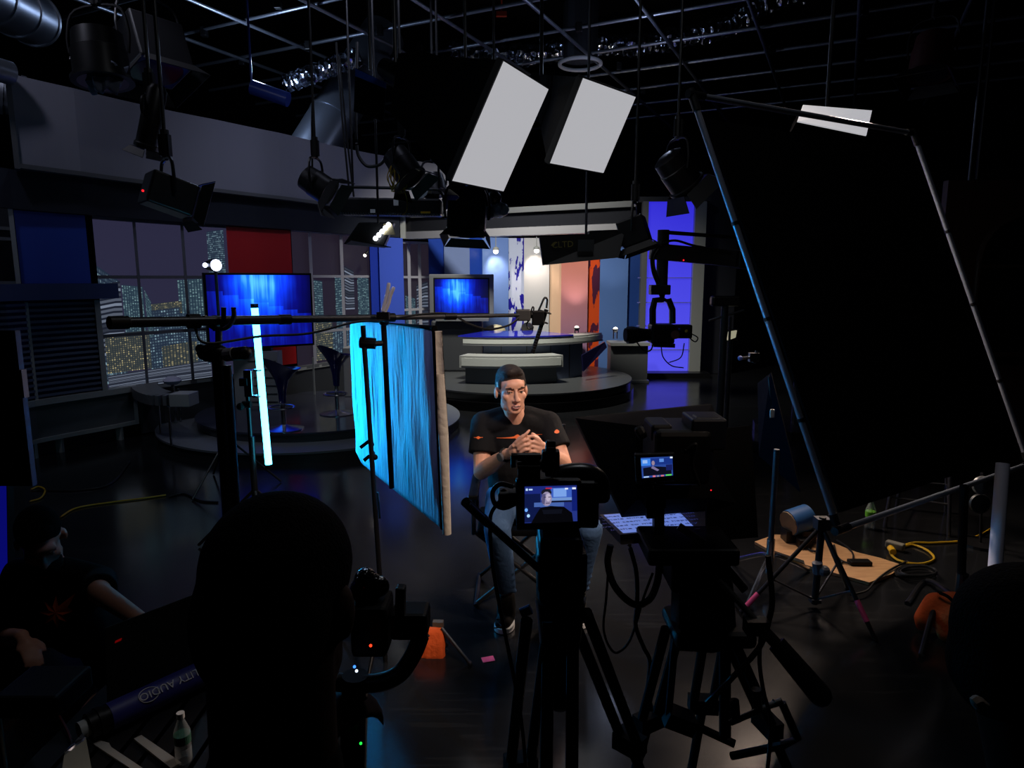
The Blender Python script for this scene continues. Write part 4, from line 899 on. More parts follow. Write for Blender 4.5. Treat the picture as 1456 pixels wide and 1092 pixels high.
for (u0,v0),(u1,v1),Y,lb in (((478,60),(497,276),7.0,'left one of two thin black drop cables in front of the slanting duct'), ((482,80),(503,280),7.1,'right one of two thin black drop cables in front of the slanting duct'), ((445,120),(444,238),6.6,'thin drop cable over the barn door light')):
    tag(MB().tube([A(u0,v0,Y), A((u0+u1)/2-1,(v0+v1)/2,Y), A(u1,v1,Y)], .01, 6).build('drop_cable', CABLE), lb, 'cable')
# lit led fixture under the strip fixture
t = T('led_fixture', 'open black fixture with a short row of lit white lamps under the strip fixture', 'stage light', A(530,348,6.9), 'lights hung from the grid'); Yl = 6.9
MB().slab([A(488,347,Yl), A(545,352,Yl), A(560,316,Yl), A(510,316,Yl)], .12).build('housing', BLKM, t, bev=.01); MB().slab([A(492,347,Yl-.03), A(546,352,Yl-.03), A(556,352,Yl-.3), A(500,342,Yl-.3)], .008).build('barn_door', M('barn_black'), t)
MB().slab([A(545,334,Yl-.02), A(562,334,Yl-.02), A(557,318,Yl-.02), A(545,318,Yl-.02)], .01).build('inner_reflector', M('brass_reflector', (150,140,110), .4, .6), t)
for i in range(5): MB().sph(A(534+i*4.6, 339-i*4.9, Yl-.05), .024).build('lamp', M('led_white', (255,255,255), .3, emit=(240,245,255), es=5), t)
p = A(538,318,Yl); MB().cyl(p, (p.x,p.y,GZ), .012).build('hanger_pole', BLKM, t)
# long barn door fixture over the desk
Yo = 6.0; t = T('cyc_light', 'long black barn door fixture hanging in front of the desk canopy', 'stage light', A(835,375,Yo), 'lights hung from the grid')
MB().slab([A(772,377,Yo), A(880,366,Yo), A(894,357,Yo), A(888,328,Yo+.1), A(838,329,Yo+.1), A(832,334,Yo), A(766,337,Yo)][0:1]+[A(880,366,Yo), A(888,330,Yo+.1), A(767,337,Yo)], .12).build('front_flap', M('barn_black'), t)
MB().slab([A(836,352,Yo+.15), A(892,350,Yo+.15), A(890,326,Yo+.15), A(838,328,Yo+.15)], .2).build('housing', BLKM, t); MB().box(A(833,349,Yo-.02), (.14,.03,.1)).build('bracket', M('bracket_dark', (52,54,56), .5), t)
MB().cyl(A(833,346,Yo+.33), V((A(833,346,Yo+.33).x, Yo+.33, GZ)), .012).build('hanger_pole', STEEL, t)
text('lettering', 'CLTD', .075, M('dull_gold_print', (110,100,40), .6), t, A(800,348,Yo-.012), (1,0,.06), (-.06,0,1))
MB().slab([A(783,349,Yo-.012), A(787,350,Yo-.012), A(791,345,Yo-.012), A(787,345,Yo-.012)], .004).build('gold_mark', M('dull_gold_print'), t)
# plastic wrapped light
t = T('wrapped_light', 'small light wrapped in clear bluish plastic under the larger softbox', 'stage light', A(703,306,6.6), 'lights hung from the grid'); p = A(703,297,6.6); m = MB()
for k in range(7): m.sph(p+V((random.uniform(-.08,.08), random.uniform(-.05,.05), random.uniform(-.04,.03))), random.uniform(.05,.075), 10)
remesh(m.build('plastic_wrap', bumpy('cloudy_plastic', (110,140,165), .25, 30, 1, spec=.6), t), .02, 2); MB().sph(p+V((0,0,.1)), .07).build('housing', BLKM, t, smooth=True); MB().cyl(p+V((0,0,.12)), (p.x,p.y,GZ), .012).build('hanger_pole', BLKM, t)
tag(MB().box(A(713,20,9.8), (.14,.05,.06)).cyl(A(713,20,9.8), V((A(713,20,9.8).x,9.8,GZ+.3)), .012).build('sprinkler_valve', M('valve_red', (190,60,30), .5)), 'small red valve hanging among the ceiling pipes', 'valve')
# tangle of clamps along the grid
for k, (u, v) in enumerate(((290,42),(344,84),(438,62),(395,0.1),(540,40),(596,66),(823,36),(880,92),(914,126),(1098,68),(1229,12),(1226,52),(1224,82))):
    p = Z(u, v if v > 1 else 1, GZ); tag(MB().box(p+V((0,0,-.03)), (.09,.09,.13)).build('pipe_clamp', BLKM, bev=.01), 'dark clamp joining two crossing ceiling grid pipes', 'clamp', 'clamps on the ceiling grid')
# jib with remote camera
Yj = 7.0; jb = T('camera_jib', 'black jib arm reaching in from the right above the remote camera', 'crane', A(1050,600,Yj))
MB().beam(A(925,357,Yj), A(1045,368,Yj), .13, .16).beam(A(1045,368,Yj), A(1240,390,Yj+1.2), .14, .18).build('arm', M('jib_dark', (34,35,38), .45), jb, bev=.01); MB().cyl(A(942,330,Yj), A(1240,352,Yj+1.2), .02).build('tension_rod', BLKM, jb)
xx = A(941,400,Yj).x; MB().cyl((xx,Yj,A(941,327,Yj).z), (xx,Yj,A(941,412,Yj).z), .06).build('drop_post', M('jib_post', (30,31,34), .4), jb, smooth=True); MB().box((xx-.02,Yj,A(941,412,Yj).z), (.2,.14,.1)).build('pan_head', BLKM, jb, bev=.01)
MB().tube(spline([A(938,352,Yj-.1), A(930,365,Yj-.1), A(930,380,Yj-.1), A(937,402,Yj-.1)]), .014).tube(spline([A(938,347,Yj-.1), A(927,362,Yj-.1), A(928,385,Yj-.1), A(935,404,Yj-.1)]), .014).tube(spline([A(938,347,Yj-.1), A(960,342,Yj-.1), A(990,350,Yj-.1), A(1040,358,Yj-.1)]), .012).build('cable', CABLE, jb, smooth=True)
px_ = A(1150,380,Yj+.6); MB().cyl((px_.x,px_.y,0), px_, .08).cyl((px_.x,px_.y,0), (px_.x,px_.y,.1), .5).build('pedestal', BLKM, jb)
MB().sph(A(972,370,Yj-.1), .008).build('indicator', M('led_red'), jb)
MB().tube([A(941,418,Yj), A(941,426,Yj), A(931,427,Yj), A(928,440,Yj), A(928,460,Yj)], .035, 6).tube([A(941,426,Yj), A(951,427,Yj), A(956,440,Yj), A(956,460,Yj)], .035, 6).build('fork', BLKM, jb)
rc = T('remote_camera', 'black remote camera slung under the jib in front of the violet lightbox', 'camera', A(940,492,Yj))
MB().box(A(940,474,Yj), (.24,.22,.2)).build('camera_body', BLKP, rc, bev=.02); MB().lathe([(.06,0),(.07,.1),(.09,.18),(.09,.24)], A(924,476,Yj), (-1,-.15,0), 18).build('camera_lens', BLKP, rc, smooth=True); MB().lathe([(.07,0),(.07,.12)], A(905,476,Yj-.1), (-1,-.15,0)).build('lens_hood', BLK, rc)
MB().box(A(970,471,Yj), (.18,.14,.14)).build('back_box', BLKP, rc, bev=.015); MB().cyl(A(960,476,Yj-.14), A(960,476,Yj-.08), .045).build('motor', M('motor_rust', (90,50,44), .4), rc); MB().sph(A(966,468,Yj-.15), .015).build('blue_knob', M('knob_blue2', (40,70,170), .4), rc); MB().sph(A(976,471,Yj-.1), .018).build('yellow_knob', M('knob_yellow', (190,160,40), .4), rc)
MB().beam(A(928,490,Yj), A(958,491,Yj), .12, .04).build('cradle', BLKM, rc)
MB().tube(spline([A(940,492,Yj-.05), A(943,508,Yj-.05), A(955,520,Yj-.05), A(972,523,Yj-.05)]), .006, 6).tube(spline([A(950,516,Yj-.05), A(968,508,Yj-.05), A(973,488,Yj-.05)]), .006, 6).tube(spline([A(905,486,Yj-.1), A(915,498,Yj-.1), A(925,498,Yj-.1), A(930,485,Yj-.1)]), .008, 6).tube(spline([A(978,478,Yj-.05), A(988,486,Yj-.05), A(992,480,Yj-.05), A(982,474,Yj-.05)]), .007, 6).build('cable', CABLE, rc, smooth=True)
# ==== the two tripod cameras in the foreground ==========================
def leg2(mb, a, b, w=.02, gap=.03):            # twin tube leg
    a, b = V(a), V(b); x, y, d = frame_of(b-a)
    m_ = a+(b-a)*.55
    mb.cyl(a-x*gap, m_-x*gap, w*.6).cyl(a+x*gap, m_+x*gap, w*.6).cyl(m_-(b-a)*.05, b, w*.62).beam(m_-(b-a)*.03-x*gap*1.5, m_-(b-a)*.03+x*gap*1.5, .05, .05)
    return mb
YA = 1.5
cA = T('cinema_camera', 'black camera in the centre whose screen shows the man\'s face', 'camera', A(790,752,YA))
MB().slab([A(738,750,YA+.02), A(852,754,YA+.02), A(855,690,YA+.02), A(846,677,YA+.02)][0:2]+[A(853,686,YA+.02), A(740,684,YA+.02)], .1).build('camera_body', BLKP, cA, bev=.012)
m = MB().tube(spline([A(786,682,YA+.06), A(800,675,YA+.06), A(825,672,YA+.06), A(843,676,YA+.06), A(853,688,YA+.06), A(853,712,YA+.06)], 5), [.024]*25+[.02], 10)
m.build('body_hump', M('satin_black', (14,14,15), .28), cA, smooth=True)
for u in (822, 829): MB().cyl(A(u,676,YA+.05), A(u,667,YA+.05), .009).build('button', BLKP, cA)
q4 = [A(734,755,YA-.02), A(827,753,YA-.02), A(827,683,YA-.02), A(733,682,YA-.02)]
bz = MB().slab(q4, .025).build('monitor_housing', BLKP, cA, bev=.006)
def pict(name, q4, parent, items, bgc):
    """a camera screen: a glowing picture made of small flat colour areas"""
    e = lambda c, s=1: M('pix_%d_%d_%d' % c, (4,4,4), .3, emit=c, es=s)
    o = screen(name, q4, e(bgc), parent); n0 = (q4[1]-q4[0]).cross(q4[3]-q4[0]).normalized()
    for k, (c, poly) in enumerate(items):
        P = [q4[0]*(1-s)*(1-t)+q4[1]*s*(1-t)+q4[2]*s*t+q4[3]*(1-s)*t+n0*(.0006+.0002*k) for s, t in poly]
        mm = MB(); mm.add(P, [tuple(range(len(P)))]); mm.build('picture_area', e(c), o)
    return o
def ell(cx, cy, rx, ry, n=14): return [(cx+rx*math.cos(2*math.pi*i/n), cy+ry*math.sin(2*math.pi*i/n)) for i in range(n)]
def rc_(a, b, c, d): return [(a,b),(c,b),(c,d),(a,d)]
q4 = [A(746,744,YA-.024), A(821,741,YA-.024), A(820,690,YA-.024), A(746,692,YA-.024)]
pict('display', q4, cA, [((14,24,70), rc_(0,.02,.3,.9)), ((26,40,120), rc_(.0,.8,1,1)), ((60,95,190), rc_(.5,.62,.98,.95)), ((120,160,230), rc_(.55,.7,.8,.93)), ((70,100,170), rc_(.18,.44,.75,.56)), ((110,145,205), rc_(.5,.6,.95,.68)),
     ((18,22,48), rc_(.5,.55,.95,.6)), ((16,30,110), rc_(.9,.3,1,.9)), ((6,6,10), [(.3,.42),(.5,.46),(.75,.42),(.9,.25),(.92,0),(.12,0),(.22,.25)]), ((14,16,26), [(.33,.36),(.72,.36),(.7,.24),(.36,.24)]), ((28,26,38), ell(.415,.83,.1,.11)), ((150,140,170), ell(.42,.66,.1,.2)), ((86,82,120), [(.325,.55),(.38,.5),(.4,.8),(.33,.8)]), ((190,178,200), ell(.45,.7,.045,.11)), ((70,55,80), rc_(.4,.535,.48,.555)), ((50,40,64), rc_(.37,.7,.41,.72)), ((50,40,64), rc_(.45,.7,.5,.72)),
     ((190,220,255), rc_(.02,.9,.06,.96)), ((190,220,255), rc_(.08,.91,.15,.95)), ((235,240,255), rc_(.91,.91,.98,.96)), ((235,240,255), rc_(.77,.91,.83,.95)), ((190,40,60), rc_(.4,.94,.52,.97)), ((170,215,255), ell(.07,.22,.03,.045)), ((110,170,255), ell(.03,.38,.03,.05))], (36,52,130))
MB().cyl(A(736,664,YA), A(772,660,YA), .012).cyl(A(736,650,YA), A(768,650,YA), .01).box(A(752,668,YA), (.05,.05,.03)).build('top_handle', BLKM, cA, smooth=True)
MB().beam(A(782,676,YA), A(783,634,YA), .024, .03).beam(A(776,632,YA), A(790,632,YA), .02, .02).box(A(783,655,YA), (.04,.03,.05)).build('top_microphone', BLKP, cA, bev=.004)
MB().cyl(A(727,649,YA), A(741,649,YA), .008).cyl(A(730,649,YA), A(730,664,YA), .006).build('side_lever', BLKM, cA)
MB().box(A(724,706,YA), (.05,.05,.03)).sph(A(716,703,YA), .014).build('cable_port', BLKP, cA, bev=.004)
MB().tube(spline([A(730,692,YA), A(712,688,YA), A(701,698,YA), A(703,715,YA), A(716,722,YA), A(733,716,YA)]), .006, 6).tube(spline([A(716,708,YA), A(704,720,YA), A(697,740,YA), A(700,800,YA), A(712,870,YA), A(730,960,YA), A(742,1030,YA), A(752,1140,YA)]), .005, 6).build('cable', CABLE, cA, smooth=True)
MB().lathe([(.04,0),(.045,.08),(.05,.14)], A(796,715,YA+.12), (0,1,0)).build('camera_lens', BLKP, cA, smooth=True)
tA = T('camera_tripod', 'black tripod under the centre camera', 'tripod', V((A(795,900,YA).x,YA,0)))
MB().box(A(795,765,YA+.03), (.1,.14,.05)).box(A(797,800,YA+.03), (.115,.13,.1)).cyl(A(797,825,YA+.03), A(797,850,YA+.03), .06).build('fluid_head', BLKP, tA, bev=.01)
hb = A(797,880,YA+.03); MB().cyl(A(797,850,YA+.03), hb+V((0,0,-.06)), .062, .05).build('bowl', BLKP, tA, smooth=True)
for k, (a, b) in enumerate(((A(765,880,YA), Z(722,1240,0)), (A(797,885,YA-.05), V((A(797,885,YA).x-.03,YA-.42,0.01))), (A(820,865,YA+.03), Z(948,1190,0)))):
    leg2(MB(), a, b, .024, .028).build('leg', BLK, tA)
MB().cyl(hb, hb+V((0,0,-.2)), .035).sph(hb+V((0,0,-.2)), .04).build('levelling_knob', BLKP, tA, smooth=True)
MB().cyl(A(770,812,YA), A(692,742,YA-.1), .009).cyl(A(694,744,YA-.1), A(661,713,YA-.14), .0105).build('pan_handle', BLKP, tA, smooth=True)
MB().cyl(A(668,716,YA-.145), A(688,735,YA-.118), .0035).build('handle_trim', M('cool_steel', (140,150,190), .3, .8), tA)
MB().cyl(A(741,872,YA+.02), A(755,866,YA+.02), .012).build('blue_knob', M('knob_blue3', (50,80,160), .4), tA)
# teleprompter rig
YB = 1.9
cB = T('prompter_camera', 'black camera with a small lit screen behind the teleprompter hood', 'camera', A(940,700,YB))
MB().box(A(960,640,YB+.05), (.16,.2,.16)).build('camera_body', BLKP, cB, bev=.015)
q4 = [A(905,688,YB-.09), A(962,684,YB-.09), A(960,644,YB-.09), A(903,646,YB-.09)]
MB().slab(q4, .02).build('screen_housing', BLKP, cB, bev=.004)
q4 = [A(913,680,YB-.093), A(957,676,YB-.093), A(956,649,YB-.093), A(911,651,YB-.093)]
pict('display', q4, cB, [((60,130,230), rc_(.0,.6,.3,.95)), ((24,50,130), rc_(.3,.62,1,.95)), ((150,185,240), rc_(.05,.72,.2,.88)), ((90,140,220), rc_(.58,.75,.72,.92)), ((12,14,30), [(.05,.1),(.95,.1),(.95,.45),(.7,.5),(.4,.55),(.05,.5)]), ((150,130,150), ell(.38,.72,.05,.12)), ((120,110,150), [(.3,.48),(.5,.3),(.56,.36),(.36,.58)]), ((22,30,90), rc_(.78,.3,.98,.6)), ((235,245,255), rc_(.92,.92,1,1)), ((190,220,255), rc_(.05,.03,.22,.08)), ((220,120,140), rc_(.34,.02,.43,.1)), ((140,130,150), rc_(.47,.02,.55,.09)), ((220,110,120), rc_(.6,.02,.7,.09)), ((90,210,70), rc_(.76,.03,.95,.1))], (40,70,150))
MB().box(A(1000,612,YB+.02), (.1,.12,.09)).box(A(1003,596,YB), (.07,.05,.02)).build('top_unit', M('blue_black', (13,15,24), .35), cB, bev=.006)
MB().box(A(935,610,YB+.05), (.06,.12,.05)).cyl(A(905,618,YB), A(917,612,YB), .02).build('viewfinder', BLKP, cB, bev=.008)
MB().box(A(1008,638,YB-.02), (.022,.03,.12)).build('side_highlight', M('blue_black'), cB, bev=.006)  # dark blue strip standing for a blue highlight on the camera
MB().sph(A(1011,697,YB-.06), .002).build('red_indicator', M('led_red'), cB)
MB().tube(spline([A(975,640,YB-.05), A(990,632,YB-.06), A(985,660,YB-.05), A(995,690,YB-.05)]), .005, 6).build('cable', CABLE, cB, smooth=True)
tp_ = T('teleprompter', 'big slanted black teleprompter hood with a glowing text screen below it', 'teleprompter', A(930,760,2.1))
F = [A(818,593,2.55), A(1010,574,2.5), A(1062,716,2.05), A(884,729,2.05)]
MB().slab([F[3],F[2],F[1],F[0]], .02).build('glass_frame', BLK, tp_)
nb = [A(905,605,2.1), A(1000,598,2.1), A(1010,708,1.95), A(905,711,1.95)]
MB().hexa(nb+[p+V((0,-.021,0)) for p in F]).build('hood', FAB, tp_)
MB().slab([A(1006,770,1.98), A(1078,764,1.98), A(1068,605,2.05), A(1003,612,2.05)], .02).build('side_curtain', FAB, tp_)
mq = [A(886,758,1.98), A(988,750,1.98), A(962,724,2.3), A(858,732,2.3)]
mn_ = (mq[1]-mq[0]).cross(mq[3]-mq[0]).normalized()
E0 = [mq[0]+(mq[0]-mq[2])*.05, mq[1]+(mq[1]-mq[3])*.05, mq[2]+(mq[2]-mq[0])*.05, mq[3]+(mq[3]-mq[1])*.05]
MB().slab([p-mn_*.001 for p in E0], .03).build('screen_housing', M('prompter_edge', (50,46,46), .5), tp_)
scn = screen('text_screen', mq, M('prompter_blue', (10,10,14), .3, emit=(112,140,225), es=.75), tp_)
DK = M('prompter_text', (5,5,10), .4, emit=(30,42,100), es=.6)
wx, wy = (mq[1]-mq[0]), (mq[3]-mq[0])
for i, ln in enumerate(('and that is how we started', 'the whole thing together with', 'a small team of people who', 'wanted to make it happen', 'in the studio every day')):
    text('text_line', ln, .03, DK, scn, mq[0]+wx*.5+wy*(.86-.17*i)+mn_*.001, wx, wy, .0003)
MB().beam(A(923,735,1.95), A(923,700,1.95), .02, .03).beam(A(936,775,1.93), A(936,690,1.93), .03, .03).box(A(930,712,1.95), (.06,.05,.03)).build('bracket', BLKP, tp_)
MB().beam(A(965,748,1.9), A(1026,788,1.86), .012, .02).build('rail', M('cool_edge', (60,62,74), .35, .6), tp_)
tB = T('camera_tripod', 'heavy black tripod under the teleprompter camera', 'tripod', V((A(1000,900,YB).x,YB,0)))
MB().box(A(975,775,YB), (.26,.2,.05)).box(A(985,800,YB), (.16,.16,.12)).cyl(A(998,820,YB), A(1000,905,YB), .09, .1).build('fluid_head', BLKP, tB, bev=.01)
MB().box(A(1006,890,YB), (.24,.2,.05)).build('bowl', BLKP, tB, bev=.02)
Lg = ((A(958,890,YB), Z(893,1135,0)), (A(1018,895,YB+.08), Z(985,1085,0)), (A(1020,870,YB-.02), Z(1150,1160,0)))
for a, b in Lg: leg2(MB(), a, b, .026, .032).build('leg', BLK, tB)
MB().beam(A(955,910,YB), A(985,912,YB), .03, .05).beam(A(960,905,YB+.02), A(950,1015,YB+.05), .02, .02).beam(A(946,1015,YB+.05), A(985,1030,YB+.05), .07, .05).beam(A(985,1030,YB+.05), A(1045,1058,YB+.0), .018, .018).build('spreader', BLK, tB)
MB().cyl(A(1030,800,YB-.05), A(1031,1045,YB-.03), .018).build('centre_column', BLK, tB)
MB().cyl(A(1022,824,YB-.1), A(1095,905,YB-.2), .009).build('pan_handle', M('handle_steel', (120,118,116), .3, .8), tB, smooth=True)
MB().cyl(A(1078,888,YB-.18), A(1110,922,YB-.22), .016).cyl(A(1104,915,YB-.21), A(1166,988,YB-.28), .025, .03).sph(A(1166,988,YB-.28), .03).box(A(1075,890,YB-.18), (.06,.04,.04)).build('handle_grip', BLKP, tB, smooth=True)
MB().cyl(A(1022,795,YB-.05), A(1060,840,YB-.1), .012).build('second_handle', BLKP, tB)
MB().cyl(A(1010,868,YB-.1), A(1027,895,YB-.12), .007).build('chrome_lever', M('handle_steel'), tB)
rl = T('crank_bar', 'small chrome bar with black knobs on the floor stand beside the teleprompter tripod', 'bar', A(1075,1015,YB-.1))
MB().cyl(A(1038,1028,YB-.1), A(1112,996,YB-.1), .009).build('bar', M('handle_steel'), rl, smooth=True); MB().tube([A(1100,1000,YB-.1), A(1112,1000,YB-.1), A(1134,1050,YB-.12), A(1112,1060,YB-.12), A(1040,1075,YB-.05)], .012, 8).build('crank', BLKP, rl)
for u, v in ((1046,1006),(1077,990)): MB().cyl(A(u,v+14,YB-.1), A(u-2,v-10,YB-.1), .014).build('knob', BLKP, rl)
for pts, r, lb in ((((868,775),(864,800),(872,830),(890,852),(908,860),(925,850),(935,825),(938,795)),.011,'thick black cable loop hanging under the teleprompter'), (((866,790),(862,850),(858,890),(864,915),(876,928),(893,915),(905,885),(915,850),(928,815)),.004,'thin black cable loop hanging under the teleprompter, reaching lowest'), (((895,775),(905,815),(906,860),(904,890),(915,920),(924,940),(922,975),(926,1010)),.007,'black cable running from the teleprompter down its tripod leg')):
    tag(MB().tube(spline([A(u,v,1.96) for u,v in pts]), r, 7).build('cable', CABLE, smooth=True), lb, 'cable')
for pts, r, lb in ((((1083,890),(1080,940),(1086,985),(1096,1030),(1090,1110)),.006,'black cable hanging left of the teleprompter pan handle grip'), (((1092,790),(1098,850),(1094,880),(1080,920),(1040,965),(1005,1000)),.008,'black cable crossing the teleprompter tripod from the chrome stand')):
    tag(MB().tube(spline([A(u,v,1.75) for u,v in pts]), r, 7).build('cable', CABLE, smooth=True), lb, 'cable')
# handheld camera on a gimbal
YG = .95
g = T('gimbal_camera', 'dark camera on a curved gimbal arm held by the person in the foreground', 'camera', A(540,930,YG))
MB().box(A(530,885,YG+.02), (.055,.07,.08)).build('camera_body', BLK, g, bev=.008)
wr = MB(); random.seed(3)
for k in range(9): wr.sph(A(527+random.uniform(-18,18),835+random.uniform(-12,10),YG+.02), random.uniform(.012,.02), 10)
remesh(wr.build('plastic_cover', bumpy('glossy_black_wrap', (14,15,20), .18, 40, 1, spec=.7), g), .004, 2)
MB().box(A(584,882,YG+.02), (.056,.05,.042)).build('motor_box', BLKP, g, bev=.006); MB().beam(A(569,875,YG), A(570,833,YG), .014, .02).build('upright', BLKP, g, bev=.003)
MB().tube(spline([A(600,900,YG+.02), A(588,930,YG+.01), A(568,958,YG), A(540,970,YG), A(505,972,YG), A(480,970,YG)]), .0135, 12).build('curved_arm', BLKP, g, smooth=True)
MB().cyl(A(505,960,YG), A(500,1180,YG), .02, .022).build('grip', BLKP, g, smooth=True)
for u, v, c, n in ((527,918,(255,60,30),'red_indicator'), (504,948,(60,130,255),'blue_indicator'), (507,954,(220,235,255),'white_indicator'), (513,1057,(30,200,60),'green_indicator')):
    MB().sph(A(u,v,YG-.04), .0022).build(n, M('led_'+n, (10,10,10), .4, emit=c, es=2), g)
# trolley at the lower left with its clutter
zt = .4
ck = T('trolley', 'low black slatted trolley table at the lower left', 'trolley', Z(150,1040,.0))
tx0, tx1, ty0, ty1 = -1.38, -.80, 1.55, 2.25
MB().box(((tx0+tx1)/2,(ty0+ty1)/2,zt-.04), (tx1-tx0,ty1-ty0,.03)).build('table_frame', BLKM, ck)
for k in range(7): MB().box((tx0+.06+(tx1-tx0-.12)*k/6,(ty0+ty1)/2,zt-.0125), (.1,ty1-ty0,.025)).build('slat', M('slat_black', (20,21,24), .4), ck, bev=.004)
for x in (tx0+.04,tx1-.04):
    for y in (ty0+.04,ty1-.04): MB().cyl((x,y,0), (x,y,zt-.05), .015).build('leg', BLKM, ck)
lp = T('laptop', 'open laptop seen from behind on the trolley, a small red sticker on its lid', 'laptop', Z(215,985,zt))
a, b, c, d = A(150,985,1.95), A(296,915,2.08), A(284,842,2.16), A(149,893,2.03); a.z = b.z = zt+.012; 
lidm = M('laptop_lid', (30,30,28), .4)
MB().slab([a,b,c,d], .012).build('lid', lidm, lp, bev=.003)
fw = V((b.y-a.y, -(b.x-a.x), 0)).normalized()*-1
MB().slab([a+V((0,0,0)), b, b+fw*.24, a+fw*.24], .014).build('keyboard_deck', BLKP, lp)
n_l = (b-a).cross(d-a).normalized(); n_l = n_l if n_l.y < 0 else -n_l
MB().slab([p+n_l*.014 for p in (A(164,914,2.02), A(173,910,2.03), A(174,907,2.03), A(165,911,2.02))], .002).build('sticker', M('sticker_red', (230,30,30), .5, emit=(200,10,10), es=.15), lp)
rt = T('rolled_banner', 'dark blue rolled tube with white lettering lying on the trolley', 'roll', Z(200,1010,zt+.04)); r_ = .042
a, b = Z(112,1040,zt+.045), Z(300,952,zt+.045); b = a+(b-a)*1.0
a.z = b.z = zt+.045
MB().cyl(a+(b-a)*.2, b, r_, n=28).build('tube', M('banner_blue', (42,44,120), .5), rt, smooth=True)
MB().cyl(a+(b-a)*.06, a+(b-a)*.2, r_*.95, n=24).cyl(a+(b-a)*.12, a+(b-a)*.15, r_*1.06, n=24).build('end_sleeve', BLKP, rt, smooth=True)
MB().cyl(a-(b-a)*.0, a+(b-a)*.06, .026, n=20).build('end_cap', M('cap_white', (190,190,185), .5), rt, smooth=True)
dx = (b-a).normalized(); sd_ = V((-dx.y, dx.x, 0)); nz = (V((0,0,1))*.75-V((sd_.x,sd_.y,0))*.66).normalized(); ty = nz.cross(dx)
WT = M('print_white', (190,190,200), .5)
text('lettering', 'QUALITY AUDIO', .034, WT, rt, a+(b-a)*.72+nz*(r_+.001), -dx, -ty, .0008)
ec = a+(b-a)*.47+nz*(r_+.002)
MB().tube([ec+dx*(.03*math.cos(t))+ty*(.022*math.sin(t))-nz*(.006*abs(math.sin(t))) for t in [i*math.pi/12 for i in range(24)]], .0015, 5, True).build('ring_logo', WT, rt)
def flat(pts, mat, name, label, cat, z=zt, h=.006):
    return tag(MB().prism([Z(u,v,z+h) for u,v in pts], (0,0,-h+.0005)).build(name, mat), label, cat)
GREY = M('paper_grey', (150,152,150), .6)
flat([(120,1047),(155,1056),(158,1062),(203,1092),(185,1092),(130,1056)], GREY, 'white_strip', 'pale grey strip lying at the end of the blue tube on the trolley', 'strip')
flat([(190,1050),(201,1045),(258,1084),(243,1092)], GREY, 'white_strip', 'pale grey strip lying beside the water bottle on the trolley', 'strip', zt, .008)
cx = T('carton', 'crumpled pale carton with foil on the corner of the trolley', 'box', Z(100,1080,zt)); 
MB().prism([Z(92,1068,zt+.06), Z(122,1048,zt+.06), Z(130,1092,zt+.06), Z(86,1110,zt+.06)], (0,0,-.058)).build('carton_body', M('carton', (120,122,112), .6), cx); MB().prism([Z(94,1066,zt+.068), Z(118,1042,zt+.068), Z(121,1048,zt+.068), Z(92,1070,zt+.068)], (0,0,-.007)).build('foil', FOIL, cx)
bottle('small water bottle with a white cap on the trolley at the lower left', Z(262,1082,zt), .15, (60,110,90), (225,225,225))
tag(MB().tube(spline([Z(u,v,zt+.01) for u,v in ((80,1010),(100,1050),(105,1092))]), .004, 6).build('cable', M('cable_red', (80,26,22), .5)), 'thin dark red cable hanging over the trolley corner', 'cable')
t = T('equipment_case', 'dark equipment case with a blue light at the left end of the trolley', 'case', Z(60,1000,zt)); MB().box(Z(40,1010,zt)+V((.03,.04,.04)), (.2,.18,.075)).build('case_body', BLKP, t, bev=.01); MB().sph(Z(70,1003,zt)+V((.0,-.03,.06)), .005).build('indicator', M('led_case', (10,10,30), .4, emit=(70,110,230), es=.6), t)
t = T('blue_glow_panel', 'narrow blue glowing panel at the left edge behind the crouching person', 'screen', A(-10,890,2.9)); P = [A(-60,905,2.9), A(12,895,2.9), A(9,690,2.9), A(-60,690,2.9)]  # plain emissive blue panel; what glows here is not known
MB().slab([p+V((0,.005,0)) for p in P], .04).build('screen_housing', BLKP, t); screen('display', P, M('deep_blue_glow', (5,5,20), .4, emit=(10,12,120), es=.7), t); e_ = P[0]; MB().beam((P[0].x+.1,2.94,0), (P[0].x+.1,2.94,P[0].z+.05), .06, .03).build('stand', BLKM, t)
